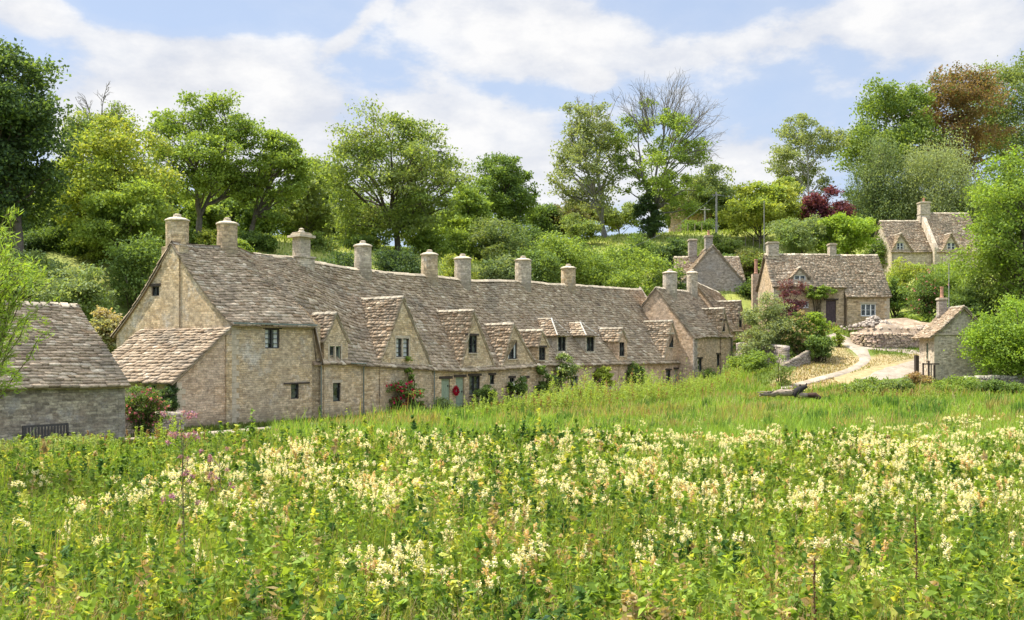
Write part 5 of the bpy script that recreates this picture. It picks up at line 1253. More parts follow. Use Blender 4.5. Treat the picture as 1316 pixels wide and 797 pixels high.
gwl=[wp(*a) for a in ((1004,474,76.5),(1022,464,78),(1040,453,80.5))]
drywall('garden_wall','pale capped wall sloping up beside the straw-coloured lawn',[p[:2] for p in gwl],[p[2]-1.0 for p in gwl],[CH+(HY-y)/F_*p[1] for p,y in zip(gwl,(470,461,451))],seed=3,th=.3,col=(.32,.27,.21),cope=False,h=.1,w=.25)
gwl=[wp(*a) for a in ((1241,492,71),(1262,490,71.5),(1290,490,72),(1350,490,73))]
drywall('boundary_wall','low mossy stone wall at the right edge of the meadow',[p[:2] for p in gwl],[p[2]-.7 for p in gwl],[CH+(HY-y)/F_*p[1] for p,y in zip(gwl,(487,486,486,486))],seed=4,th=.5,col=(.30,.27,.2))
gwl=[ROW.P(a,b,0) for a,b in ((-7.7,-1.2),(-5.6,-1.0),(-3.3,-.6))]
drywall('garden_wall','low dry stone wall under the pink rose left of the lean-to',[p[:2] for p in gwl],[-.4]*3,[.75,.8,.75],seed=5,th=.4,col=(.36,.30,.23))
gwl=[wp(*a) for a in ((1004,500,71.5),(1040,491,73.6),(1070,483,75.6))]
drywall('edging_wall','low crumbling stone edging along the path by the log',[p[:2] for p in gwl],[G(p[0]-.0,p[1]-.8)-.3 for p in gwl],[G(p[0],p[1]-.8)+.12 for p in gwl],seed=6,th=.3,cope=False,h=.1,w=.3,col=(.42,.35,.28))
# fallen log
rng=np.random.RandomState(3); lo=empty('fallen_log',(P3(1015,510,65.9)[0],65.9,G(P3(1015,510,65.9)[0],65.9)),'pale fallen tree trunk with charred black stump end at the back of the meadow','log')
q=QB(); pts=[P3(*a) for a in ((974,509,66.0),(985,506.5,65.9),(1000,505,65.9),(1012,505.5,65.8),(1024,507,65.7),(1040,507,65.6))]; pts=np.array(pts)+rng.normal(size=(6,3))*.05; pts=np.stack([np.interp(np.linspace(0,5,16),np.arange(6),pts[:,i]) for i in range(3)],1)+rng.normal(size=(16,3))*.025; tube(q,pts,np.interp(np.linspace(0,5,16),np.arange(6),[.06,.14,.2,.21,.19,.12])*rng.uniform(.8,1.25,16),9,(.27,.21,.155))

for px_,py_,dx_,dy_,r_ in ((980,507,-7,-3,.05),(992,505,3,-5,.035),(1001,504,-4,-4,.03),(1009,505,5,-3,.03),(1031,507,6,3,.04)):
    e0=P3(px_,py_,65.9); e1=P3(px_+dx_,py_+dy_,65.7); tube(q,[e0,(e0+e1)/2+rng.normal(size=3)*.03,e1],[r_,r_*.7,r_*.4],5,(.25,.20,.15))
for _ in range(26):   # splits and loose bark along the trunk
    f=rng.uniform(2,13); c0=np.array([np.interp(f,np.arange(16),pts[:,i]) for i in range(3)])+np.array([0,-.05,.12])+rng.normal(size=3)*.07; d_=np.array([rng.uniform(.1,.35),rng.normal()*.05,rng.normal()*.05])
    tube(q,[c0-d_,c0,c0+d_],[.02,.045,.015],4,np.array((.24,.19,.14))*rng.uniform(.4,1.5))
q.build('trunk',M['bark'],lo); q=QB()
tube(q,[P3(1020,509,65.7),P3(1024,503,65.7),P3(1030,499,65.7),P3(1037,496.5,65.7)],[.22,.26,.2,.1],8,(.035,.03,.028)); tube(q,[P3(1029,500,65.7),P3(1028,494,65.7)],[.12,.05],6,(.03,.028,.025)); tube(q,[P3(1034,498,65.7),P3(1037,492.5,65.7)],[.08,.03],6,(.03,.028,.025))
tube(q,[P3(1038,508,65.5),P3(1047,508,65.4),P3(1053,512,65.3),P3(1056,516,65.3)],[.15,.2,.16,.06],8,(.06,.035,.025)); q.build('charred_stump',M['bark'],lo)
# poles and wires
def pole(label,px,py0,py1,D,r=.13,arm=None,cat='pole',name='telegraph_pole',mat='bark',col=(.28,.26,.23)):
    x=(px-CX)/F_*D; z1=CH+(HY-py0)/F_*D; z0=min(G(x,D),CH+(HY-py1)/F_*D)-.3
    root=empty(name,(x,D,z0+.3),label,cat); q=QB(); tube(q,[(x,D,z0),(x,D,(z0+z1)/2),(x,D,z1)],[r,r*.9,r*.75],8,col); q.build('post',M['bark'],root)
    if arm: q=QB(); tube(q,[(x-arm,D-.1,z1-.4),(x+arm,D-.1,z1-.4)],[.06,.06],5,col); q.build('crossarm',M['bark'],root)
    return (x,D,z1)
A=pole('tall grey wooden telegraph pole beside the yellow-green tree',920.5,247,312,122,.16,.55)
Bp=pole('short pole with a transformer platform on the hilltop field',906,266,300,140,.14,.7)
C_=pole('thin grey mast in front of the yellow-green tree',982,258,325,118,.06,None,'mast','mast')
Dp=pole('thin aerial pole rising behind the lane house chimney',1219.5,338,400,86,.045,None,'mast','mast')
def wire(label,a,b,sag=.8):
    q=QB(); t=np.linspace(0,1,16)[:,None]; a=np.array(a);b=np.array(b); p=a+(b-a)*t; p[:,2]-=np.sin(np.pi*t[:,0])*sag; tube(q,p,[.022]*16,3,(.2,.2,.2)); o=q.build('overhead_wire',M['bark'],None,origin=tuple(p[0])); tag(o,label,'wire')
wire('wire sloping down from the tall telegraph pole to the left',(A[0],A[1],A[2]-.3),P3(800,322,104)); wire('wire running right from the tall telegraph pole',(A[0],A[1],A[2]-.3),P3(1110,262,150))
# wooden post frame by the lane house
FP=Frame(*P3(1186,492,74.5)[:2],1,.05); z0=G(*P3(1190,490,74.5)[:2]); pf=empty('post_frame',(*FP.P(.6,0,0)[:2],z0),'weathered post and rail frame standing before the lane house','fence')
for a,h,t_ in ((0,1.6,.09),(.42,1.75,.11),(.62,1.5,.06),(.85,1.45,.12)): g=MB(); g.box(FP,a,a+t_,0,t_,z0-.4,z0+h-.05); g.build('post',M['wood'],pf)
g=MB(); g.box(FP,-.05,1.25,-.06,-.005,z0+1.42,z0+1.52); g.build('rail',M['wood'],pf)
g=MB(); gp0=P3(1177,480,77.5); zz=G(gp0[0],gp0[1]); FQ=Frame(gp0[0],gp0[1],1,.2); g.box(FQ,0,.28,0,.25,zz-.4,zz+1.5,.03); o=g.build('gate_post',M['wood']); tag(o,'thick dark leaning gate post at the left corner of the lane house','post')
# field fence posts on the hilltop
first=None
for i,px in enumerate(list(range(866,905,9))+[928,938,948,958,968,976]):
    D=133 if px<910 else 124; x=(px-CX)/F_*D; z=G(x,D)
    if first is None:
        q=QB(); tube(q,[(0,0,-.4),(0,0,.6),(.02,0,1.25)],[.07,.06,.05],6,(.25,.21,.16)); first=q.build('fence_post',M['bark']); o=first
    else: o=first.copy(); COL.objects.link(o)
    o.location=(x,D,z); tag(o,'thin grey fence post in the hilltop field','fence post','fence posts of the hilltop field')
# thin freestanding stone chimney between grey gable and honey cottage
FS=Frame(*P3(968,380,101)[:2],1,0); zc0=G(*P3(972,380,101)[:2]); zt_=CH+(HY-352)/F_*101
sp=empty('stone_chimney_stack',(*FS.P(.35,.3,0)[:2],zc0),'narrow stone stack with a tall terracotta pot between grey gable and honey cottage','chimney stack')
g=MB(); g.box(FS,-.05,.7,0,.6,zc0-1,zt_); g.build('stack',M['stone_c'],sp); g=MB(); c_=FS.P(.35,.3,zt_); g.lathe(c_,[(.2,0),(.22,.1),(.17,.15),(.16,1.35),(.2,1.4),(.19,1.5)],10); g.build('chimney_pot',M['pot'],sp)

# ------------------------------------------------------------------ meadow
def band_pts(n,y0,y1,power=1.,side=.56,rng=rs):
    """points in the visible wedge, density ~ y^(power-1) per depth"""
    u=rng.rand(n); 
    k=2-power
    Y=(y0**k+(y1**k-y0**k)*u)**(1/k) if abs(k)>1e-6 else y0*(y1/y0)**u
    X=rng.uniform(-side,side,n)*Y+rng.uniform(-1,1,n)*4.5; return X,Y
def low(X,Y):
    """trodden or cut strips: shorter growth before the path and round the log"""
    p=CX+X/Y*F_; return 1-.72*((p>145)&(p<350)&(Y>33))-.42*((p>955)&(p<1068)&(Y>58)&(Y<70))
def in_meadow(X,Y):
    u,v=rowinv(X,Y); ok=(v<-4.4-.6*vnoise(X,Y,2,8))|(u<-18)
    ok&=~((u<-7.9)&(v>-5.3))
    ok&=~((Y>70+2*vnoise(X,Y,3,3))&(X>18))&(Y<80)
    return ok
rng=np.random.RandomState(11)
def herb_h(X,Y):
    h=(.62+.38*vnoise(X,Y,2.2,21)+.16*(vnoise(X,Y,.7,22)-.5))*low(X,Y)
    return h*(1-.62*sstep(26,40,Y+13*(vnoise(X,Y,3.5,23)-.5)+5*(vnoise(X,Y,1.2,24)-.5)))*(1-.35*sstep(-9,-14,X)*sstep(24,29,Y))
CG=np.array((.15,.225,.032)); CB=np.array((.275,.36,.05)); CY=np.array((.38,.39,.07)); CO=np.array((.36,.27,.12)); CD=np.array((.055,.115,.025))
def herbs(n,y0,y1,power,scale,seed):
    rng=np.random.RandomState(seed); X,Y=band_pts(n,y0,y1,power,rng=rng); ok=in_meadow(X,Y); X,Y=X[ok],Y[ok]; n=len(X)
    H=herb_h(X,Y); f=1-rng.rand(n)**1.6*.85; Z=ground(X,Y)+H*f
    pt=vnoise(X,Y,2.5,31)*.6+vnoise(X,Y,.9,32)*.4
    a=rng.rand(n)
    col=np.where((pt>.5)[:,None],CB,CG)*1.0; k=np.clip((pt-.35)*3,0,1)[:,None]; col=CG*(1-k)+CB*k
    yel=(a<.10+.16*(vnoise(X,Y,1.6,33)>.62))[:,None]; col=np.where(yel,CY,col); br=(rng.rand(n)<.012+.16*(vnoise(X,Y,1.3,34)>.74)*(Y<17))[:,None]; col=np.where(br,CO,col)
    col=np.where((vnoise(X,Y,1.8,35)<.27)[:,None],CD,col)
    col=col*(1+.22*rng.normal(size=(n,1))).clip(.45,1.7)
    L=(.055+.0030*Y)*scale*rng.uniform(.6,1.45,n)
    return np.stack([X,Y,Z],-1),L,col
q=QB()
P_,L_,c_=herbs(230000,7.5,34,1.25,1.,41); P_[:,2]-=.22; kp=rng.rand(len(L_))<np.where(P_[:,1]<13,.35,1); P_,L_,c_=P_[kp],L_[kp],c_[kp]; leaves(q,P_,L_,L_*rng.uniform(.30,.62,len(L_)),np.clip(c_*.9,.01,.8),.55,None,rng)
def plants(n,y0,y1,power,seed):
    rng=np.random.RandomState(seed); X,Y=band_pts(n,y0,y1,power,rng=rng); ok=in_meadow(X,Y); X,Y=X[ok],Y[ok]; n=len(X); nl=40
    H=herb_h(X,Y)*np.exp(rng.normal(size=n)*.27)*1.08; Z=ground(X,Y); t=rng.rand(n,nl)**.62; a=rng.rand(n,nl)*6.283; kind=rng.rand(n)
    wd=np.where(kind<.5,.13,.22)[:,None]*(1.08-t)*rng.uniform(.6,1.3,(n,1)); lx,ly=rng.normal(size=(2,n,1))*.09
    C=np.stack([X[:,None]+np.cos(a)*wd+lx*t*t,Y[:,None]+np.sin(a)*wd+ly*t*t,Z[:,None]+H[:,None]*t],-1).reshape(-1,3)
    d1=np.stack([np.cos(a),np.sin(a),rng.uniform(-.5,.9,(n,nl))],-1).reshape(-1,3)
    pt=np.clip(-.06+vnoise(X,Y,2.5,31)*.5+vnoise(X,Y,.8,32)*.3+rng.rand(n)*.5-.15,0,1)[:,None]; base=CD*(1-sstep(.1,.4,pt))+CG*sstep(.1,.4,pt); k=sstep(.4,.8,pt); base=base*(1-k)+CB*k
    r=rng.rand(n,1); base=np.where(r<.09,CY,base); base=np.where((r>.975)|((vnoise(X,Y,1.3,34)>.72)&(Y<16)&(rng.rand(n)<.35))[:,None],CO,base)
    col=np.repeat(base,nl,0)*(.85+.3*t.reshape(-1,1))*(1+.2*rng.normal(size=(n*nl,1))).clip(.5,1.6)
    yl=rng.rand(n*nl,1)<.03; col=np.where(yl,CY*1.15,col)
    L=np.repeat((.05+.0031*Y)*np.interp(Y,[8,17],[1.45,1.0])*rng.uniform(.7,1.35,n),nl)*rng.uniform(.6,1.4,n*nl); asp=np.repeat(np.where(kind<.45,.24,.5),nl)
    leaves(q,C,L,L*asp,np.clip(col,.01,.85),.55,d1,rng)
plants(14500,9.5,40,1.15,42); plants(900,7.5,12,1.0,43)
def blades(qb,X,Y,H,W,col,lean=.25,rng=rs,z0=None):
    n=len(X); Z=ground(X,Y) if z0 is None else z0; a=rng.rand(n)*2*np.pi; ln=rng.rand(n)*lean*H*1.6
    dx,dy=np.cos(a)*ln,np.sin(a)*ln; w=np.stack([np.cos(a+1.57),np.sin(a+1.57),0*a],-1)*(W/2)[:,None] if np.ndim(W) else np.stack([np.cos(a+1.57),np.sin(a+1.57),0*a],-1)*W/2
    b=np.stack([X,Y,Z-.05],-1); m=np.stack([X+dx*.35,Y+dy*.35,Z+H*.6],-1); t=np.stack([X+dx,Y+dy,Z+H*(1-.3*rng.rand(n)*lean)],-1)
    V=np.stack([b-w,b+w,m+w*.8,m-w*.8,t+w*.12,t-w*.12],1).reshape(-1,3); i=np.arange(n)[:,None]*6
    F=np.concatenate([i+np.array([0,1,2,3]),i+np.array([3,2,4,5])]); qb.add(V,F,np.repeat(col,6,axis=0))
# upright stems and blades among the herbs
X,Y=band_pts(100000,7.5,34,1.2,rng=rng); ok=in_meadow(X,Y); X,Y=X[ok],Y[ok]; n=len(X); H=herb_h(X,Y)*rng.uniform(.75,1.42,n)
f=rng.rand(n,1); col=np.where(rng.rand(n,1)<.2+.3*(Y[:,None]<12),np.array((.38,.28,.13)),CB*(1-f)+CG*f)*rng.uniform(.7,1.3,(n,1)); blades(q,X,Y,H,(.007+.0005*Y),col,.28,rng)
o=q.build('meadow_herbs',M['leaf']); tag(o,kind='stuff')
# grass sward beyond
q=QB(); X,Y=band_pts(350000,26,82,1.15,rng=rng); ok=in_meadow(X,Y)&(rng.rand(len(X))<sstep(22,36,Y+8*(vnoise(X,Y,3.5,23)-.5))); X,Y=X[ok],Y[ok]; n=len(X)
pt=vnoise(X,Y,5,51)[:,None]; pt2=vnoise(X,Y,1.7,52)[:,None]
H=(.22+.30*pt[:,0]+.22*pt2[:,0])*np.exp(rng.normal(size=n)*.3)*low(X,Y)
G1=np.array((.265,.38,.055)); G2=np.array((.15,.25,.04)); col=G2*(1-pt2)+G1*pt2
tn=vnoise(X,Y*2,3.5,57)[:,None]; col=np.where((tn>.55)&(rng.rand(n,1)<.2),np.array((.42,.38,.17)),col)
rust=(vnoise(X,Y*2.2,6,53)>.58)&(Y>44)&(rng.rand(n)<.6); col=np.where(rust[:,None],np.array((.34,.27,.10)),col); col*=rng.uniform(.75,1.3,(n,1))
blades(q,X,Y,H,.012+.00055*Y,col,.35,rng); X1,Y1=band_pts(7500,26,74,1.2,rng=rng); ok=in_meadow(X1,Y1)&(.6*vnoise(X1,Y1,4,91)+.4*vnoise(X1,Y1,1.5,92)>.5); X1,Y1=X1[ok],Y1[ok]; spk=(X1,Y1)
X0,Y0=band_pts(420,24,68,1.3,rng=rng); ok=in_meadow(X0,Y0); X0,Y0=X0[ok],Y0[ok]; m=70; r_=rng.uniform(.12,.4,(len(X0),1)); X=(X0[:,None]+rng.normal(size=(len(X0),m))*r_).ravel(); Y=(Y0[:,None]+rng.normal(size=(len(X0),m))*r_).ravel()
Hh=np.repeat(low(X0,Y0)*rng.uniform(.55,1.0,len(X0)),m)*rng.uniform(.6,1.1,len(X)); cc_=np.repeat(np.where(rng.rand(len(X0),1)<.7,np.array((.10,.19,.04)),np.array((.34,.30,.10))),m,0)*rng.uniform(.7,1.3,(len(X),1)); blades(q,X,Y,Hh,.014+.0006*Y,cc_,.2,rng)
meadow_q=q
# short grass on hill, lawn and verges
q=QB(); u=rng.uniform(-14,66,40000); v=rng.choice([-1,1],40000); XY=ROW.PA(u,np.where(v>0,rng.uniform(-1.5,-.05,40000),rng.uniform(-5.5,-4.0,40000)),0*u); X,Y=XY[:,0],XY[:,1]
col=np.array((.13,.17,.035))*rng.uniform(.6,1.5,(40000,1)); blades(q,X,Y,rng.uniform(.06,.28,40000),.035,col,.4,rng)
X=rng.uniform(15,46,52000); Y=rng.uniform(66,92,52000); dm=poly_mask(X,Y,DRYPOLY); nz=vnoise(X,Y,2.5,61); 
keep=(vnoise(X,Y,2,62)>.1); 
col=np.where(dm[:,None],np.array((.34,.27,.145)),np.array((.14,.19,.035)))*rng.uniform(.65,1.35,(len(X),1)); col=np.where((dm&((nz>.58)|(rng.rand(len(X))<.18)))[:,None],np.array((.22,.23,.06))*rng.uniform(.7,1.2,(len(X),1)),col)
# keep clear of paths
def near(X,Y,pts,w):
    m=np.zeros(len(X),bool); pts=np.array(pts)
    for a,b in zip(pts[:-1],pts[1:]):
        d=b-a; t=np.clip(((X-a[0])*d[0]+(Y-a[1])*d[1])/(d@d),0,1); m|=np.hypot(X-a[0]-d[0]*t,Y-a[1]-d[1]*t)<w
    return m
PTH=[P3(*a)[:2] for a in ((1066,429,89),(1080,436,88),(1092,443,87),(1103,452,85.5),(1112,462,82),(1110,468,80),(1096,476,78),(1070,485,76),(1040,493,74),(1005,502,72),(975,512,69))]
LANE=[P3(*a)[:2] for a in ((1105,489,74.6),(1135,483,76.2),(1165,476,78.2),(1195,468,81),(1230,462,84))]
ok=~near(X,Y,PTH,.40)&~near(X,Y,PTH[:5],.85)&~near(X,Y,LANE,1.85); X,Y,col=X[ok],Y[ok],col[ok]; dm=dm[ok]
blades(q,X,Y,np.where(dm,.10,.16)*rng.uniform(.6,1.6,len(X)),.06,col,.5,rng)
X=rng.uniform(-45,60,60000); Y=rng.uniform(84,142,60000); z=ground(X,Y); ok=(z>9)&(X/Y<.36); X,Y=X[ok],Y[ok]; col=np.array((.22,.28,.06))*rng.uniform(.6,1.4,(len(X),1)); blades(q,X,Y,rng.uniform(.15,.45,len(X)),.09,col,.4,rng)
o=q.build('verge_grass',M['leaf']); tag(o,kind='stuff')
# tall light green weeds along the far bank
def spikes(qb,X,Y,H,rng,nl=26,L=.16,c1=(.15,.24,.03),c2_=(.24,.32,.07)):
    n=len(X); Z=ground(X,Y); t=rng.rand(n,nl)**.8; a=rng.rand(n,nl)*2*np.pi; w=(1-t*.9)*.13*H[:,None]
    lx=rng.normal(size=(n,1))*.08; ly=rng.normal(size=(n,1))*.08
    C=np.stack([X[:,None]+np.cos(a)*w+lx*t,Y[:,None]+np.sin(a)*w+ly*t,Z[:,None]+H[:,None]*t],-1).reshape(-1,3)
    d1=np.stack([np.cos(a),np.sin(a),.55+0*a],-1).reshape(-1,3); f=np.clip(t+rng.normal(size=t.shape)*.2,0,1).reshape(-1,1)
    hue=rng.rand(n,1,1)*np.ones((n,nl,1)); col=(np.array(c1)*(1-f)+np.array(c2_)*f)*rng.uniform(.75,1.25,(len(f),1)); col=np.where(hue.reshape(-1,1)<.12,np.array((.28,.17,.07)),col)
    LL=L*rng.uniform(.6,1.4,len(C)); leaves(qb,C,LL,LL*.30,col,.45,d1,rng)
spikes(meadow_q,spk[0],spk[1],low(spk[0],spk[1])*np.exp(rng.normal(size=len(spk[0]))*.35)*.5,rng,22,.13,(.17,.25,.04),(.34,.38,.11)); o=meadow_q.build('meadow_grass',M['leaf']); tag(o,kind='stuff')
q=QB()
ncl=620; cu=rng.uniform(-13,60,ncl); cv_=-5.3-rng.rand(ncl)**1.2*(3.0+2.2*sstep(10,20,cu)); ms=rng.randint(3,14,ncl); n=int(ms.sum()); u=np.repeat(cu,ms)+rng.normal(size=n)*.3; v=np.minimum(np.repeat(cv_,ms)+rng.normal(size=n)*.3,-4.9); hv=np.repeat(np.exp(rng.normal(size=ncl)*.25),ms)*np.exp(rng.normal(size=n)*.15); XY=ROW.PA(u,v,0*u); hh=np.interp(u,[-13,-8,-2,1,6,10,14,20,32,40,48,60],[.5,.6,.28,.32,.4,.45,.9,1.35,1.1,.75,.5,.35])
dens=np.interp(u,[-13,-4,3,9,14,50,60],[.5,.35,.3,.4,1,1,.7])*(.45+.9*vnoise(XY[:,0],XY[:,1],1.6,71)); ok=rng.rand(n)<dens; XY,hh,hv=XY[ok],hh[ok],hv[ok]; pxx=CX+XY[:,0]/XY[:,1]*F_; hh=hh*np.where((pxx>955)&(pxx<1066),.35,1)
spikes(q,XY[:,0],XY[:,1],hh*np.interp(XY[:,0],[-5,10],[1,1.3])*hv*.88,rng,44,.135,(.19,.28,.035),(.34,.42,.09))
# weed fringe before the outbuilding and along the right bank
n=1500; X=rng.uniform(-21,-14.5,n); Y=rng.uniform(31.5,36.5,n); ok=in_meadow(X,Y); X,Y=X[ok],Y[ok]; spikes(q,X,Y,rng.uniform(.4,.75,len(X)),rng,30,.12,(.18,.25,.045),(.32,.38,.12))
n=1300; X=rng.uniform(22.5,46,n); Y=rng.uniform(63.5,69.5,n); spikes(q,X,Y,rng.uniform(.3,.75,n),rng,24,.17,(.18,.27,.035),(.30,.38,.08))
o=q.build('bank_weeds',M['leaf']); tag(o,kind='stuff')

# meadowsweet: one plant of each of six kinds is built, then copied
GM='cream meadowsweet plants in the foreground meadow'
protos=[]
for k in range(6):
    rng_=np.random.RandomState(300+k); q=QB(); lean=rng_.normal(size=2)*.06; top=np.array([lean[0],lean[1],1.0])
    tube(q,[(0,0,-.1),(lean[0]*.4,lean[1]*.4,.5),top*.97],[.006,.005,.003],4,(.20,.15,.06))
    C=np.stack([rng_.normal(size=26)*.07,rng_.normal(size=26)*.07,rng_.uniform(.15,.8,26)],-1); leaves(q,C,.11,.045,np.tile(CB,(26,1))*rng_.uniform(.6,1.2,(26,1)),.6,None,rng_)
    q2=QB(); m=5+rng_.randint(5)
    for j in range(m):
        d=np.array([rng_.normal()*.075,rng_.normal()*.075,rng_.uniform(-.13,.06)]); d[2]*=1.5; c0=top+d; tube(q2,[top*.9,c0],[.003,.002],3,(.3,.3,.12))
        nn=int(26*rng_.uniform(.5,1.4)); C=c0+rng_.normal(size=(nn,3))*np.array([.015,.015,.026]); cc_=np.array((.86,.79,.55))*rng_.uniform(.75,1.12,(nn,1)); 
        if k==5: cc_=cc_*np.array([.8,.62,.45])
        leaves(q2,C,.032,.024,cc_,.4,None,rng_)
    protos.append((q,q2))
rng=np.random.RandomState(12)
def sweet_spots(n):
    out=[]
    while len(out)<n:
        Y=rng.uniform(11.5,46)**1.0; X=rng.uniform(-.53,.53)*Y+rng.uniform(-1,1)*4
        px=np.clip(CX+X/Y*F_,0,1316); py=HY+(CH-.95)/Y*F_
        dens=np.interp(px,[0,100,330,450,1316],[.12,.2,.45,.9,1.])*np.interp(py,[545,560,600,650,700,735,790],[.7,1,1,.95,.6,.16,.02])*(.10+1.2*sstep(.38,.68,.65*vnoise(X,Y,3.2,81)+.35*vnoise(X,Y,.9,82)))
        edge=np.interp(px,[0,300,550,900,1316],[27,28,33,40,43])+12*(float(vnoise(X,Y,3.0,85))-.5)+5*(float(vnoise(X,Y,1.0,86))-.5)
        dens*=1-float(sstep(edge-5,edge+3,Y))
        if rng.rand()<dens: out.append((X,Y))
    return np.array(out)
S=sweet_spots(1750); S=S[np.argsort(S[:,1])]
Hs=np.array([float(h) for h in herb_h(S[:,0],S[:,1])]); gzs_=ground(S[:,0],S[:,1])
hs=np.clip(np.where(S[:,1]>26,np.maximum(Hs,.62),Hs)*rng.uniform(.95,1.5,len(S)),.65,1.5)
srcs=[]
for i in range(300):
    k=rng.randint(6) if i>=6 else i
    if i<6:
        q,q2=protos[k]; a=q.build('meadowsweet_plant',M['leaf']); b=q2.build('flower_head',M['leaf']); b.parent=a; srcs.append((a,b))
    else:
        a=srcs[k][0].copy(); COL.objects.link(a); b=srcs[k][1].copy(); COL.objects.link(b); b.parent=a
    a.location=(S[i,0],S[i,1],gzs_[i]); a.rotation_euler=(0,0,rng.rand()*6.28); w_=rng.uniform(.65,1.25); a.scale=(w_,w_,hs[i])
    tag(a,'tall meadowsweet stem with a fluffy cream flower head in the foreground','flower',GM)
q=QB()
for i in range(300,len(S)):
    k=rng.randint(6); a=rng.rand()*6.28; R=np.array([[math.cos(a),-math.sin(a),0],[math.sin(a),math.cos(a),0],[0,0,1]]); w_=rng.uniform(.7,1.45); sc_=np.array([w_,w_,hs[i]])
    for qq in protos[k]:
        V=np.concatenate(qq.V)*sc_@R.T+np.array([S[i,0],S[i,1],gzs_[i]]); q.add(V,np.concatenate(qq.F),np.concatenate(qq.C))
o=q.build('meadowsweet_drift',M['leaf']); tag(o,kind='stuff')
# thistles and docks that stand out
def stalk(name,label,px,py,D,cat,kind,seed,group=None):
    rng=np.random.RandomState(seed); t=P3(px,py,D); gz=G(t[0],D); H=t[2]-gz; root=empty(name,(t[0],D,gz),label,cat,group); q=QB(); q2=QB()
    p=limb(rng,q,(t[0],D,gz-.1),t,.012,.005,8,.02,5,(.22,.14,.09) if kind!='thistle' else (.24,.20,.12),0)
    if kind=='thistle':
        for k in range(12):
            j=rng.randint(4,8); a=rng.rand()*6.28; e=p[j]+np.array([math.cos(a)*.3,math.sin(a)*.2,rng.uniform(.1,.32)])*rng.uniform(.5,1); e[2]=min(e[2],t[2]+.1); limb(rng,q,p[j],e,.005,.003,4,.05,4,(.24,.20,.12))
            C=e+rng.normal(size=(30,3))*.022; leaves(q2,C,.045,.018,np.array((.42,.20,.30))*rng.uniform(.5,1.3,(30,1)),.3,np.tile((0,0,1.),(30,1))+rng.normal(size=(30,3))*.5,rng)
        C=np.stack([np.interp(rng.rand(60)*5,np.arange(8),p[:,i]) for i in range(3)],1); leaves(q,C+rng.normal(size=(60,3))*.05,.14,.03,np.tile((.14,.17,.06),(60,1)),.3,None,rng)
    else:
        n=150; tt=rng.uniform(.45,1,n); C=np.stack([np.interp(tt*7,np.arange(8),p[:,i]) for i in range(3)],1)+rng.normal(size=(n,3))*(.035*(1.15-tt))[:,None]; leaves(q2,C,.028,.02,np.array((.16,.085,.05))*rng.uniform(.5,1.4,(n,1)),.3,None,rng)
    q.build('stem',M['leaf'],root); q2.build('flower_head',M['leaf'],root)
stalk('thistle','tall branching thistle with mauve heads before the outbuilding corner',232,540,14.5,'thistle','thistle',1)
stalk('thistle','slender thistle right of the bench',236,566,16.5,'thistle','thistle',2)
stalk('thistle','short thistle with faded heads in front of the row path',281,583,20,'thistle','thistle',3)
for i,(px,py,D,lab) in enumerate(((1176,664,11.5,'tallest dark brown dock spike at the right of the meadow'),(1047,716,10.6,'short dock spike right of the centre foreground'))): stalk('dock_plant',lab,px,py,D,'dock','dock',20+i)
# big blue-green leaved plant in the centre foreground
rng=np.random.RandomState(66); t=P3(690,705,10.8); gz=G(t[0],10.8); q=QB()
for k in range(46):
    a=rng.rand()*6.28; R_=rng.uniform(.2,.62); h=rng.uniform(.55,.95); s_=np.array([t[0]+rng.normal()*.35,10.8+rng.normal()*.2,gz]); e=s_+np.array([math.cos(a)*R_,math.sin(a)*R_,h*rng.uniform(.75,1)]); m_=s_+np.array([math.cos(a)*R_*.4,math.sin(a)*R_*.4,h])
    w=np.array([-math.sin(a),math.cos(a),0])*rng.uniform(.018,.035); V=[s_-w*.4,s_+w*.4,m_-w,m_+w,e-w*.2,e+w*.2]; q.add(V,[[0,1,3,2],[2,3,5,4]],np.array((.10,.18,.09) if k%2 else (.12,.22,.03))*rng.uniform(.7,1.3))
o=q.build('broad_leaved_plant',M['leaf'],None,origin=(t[0],10.8,gz)); tag(o,'clump of long arching blue-green leaves in the centre foreground','plant')
# dry straw grasses along the bottom edge
q=QB(); n=9000; Y=rng.uniform(8.2,12.2,n); X=rng.uniform(-.54,.54,n)*Y; ok=rng.rand(n)<np.interp(CX+X/Y*F_,[0,60,160,560,640,900,1000,1080,1120,1316],[1,.9,.25,.35,.2,.5,1,.7,.25,.6]); X,Y=X[ok],Y[ok]
blades(q,X,Y,rng.uniform(.75,1.15,len(X)),.010,np.array((.50,.38,.20))*rng.uniform(.6,1.3,(len(X),1)),.55,rng); o=q.build('dry_grass',M['leaf']); tag(o,kind='stuff')
# ------------------------------------------------------------------ sky, sun, camera
SUN_AZ=(-math.cos(math.radians(17)),math.sin(math.radians(17))); SUN_EL=math.radians(64)   # towards the sun: left and a little behind the row
w=bpy.data.worlds.new('World'); sc.world=w; w.use_nodes=True; nt=w.node_tree; nt.nodes.clear(); g=N(nt)
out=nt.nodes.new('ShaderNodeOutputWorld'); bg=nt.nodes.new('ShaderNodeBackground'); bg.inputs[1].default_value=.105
sky=nt.nodes.new('ShaderNodeTexSky'); sky.sky_type='NISHITA'; sky.sun_disc=False; sky.sun_elevation=SUN_EL
sky.sun_rotation=math.atan2(SUN_AZ[0],SUN_AZ[1]); sky.air_density=1.0; sky.dust_density=.6; sky.ozone_density=1.6; sky.altitude=100
tc=g.n('ShaderNodeTexCoord').outputs['Generated']
sx=g.n('ShaderNodeSeparateXYZ'); g.l(tc,sx.inputs[0])
az=g.math('ARCTAN2',sx.outputs[0],sx.outputs[1]); el=g.math('ARCSINE',sx.outputs[2])
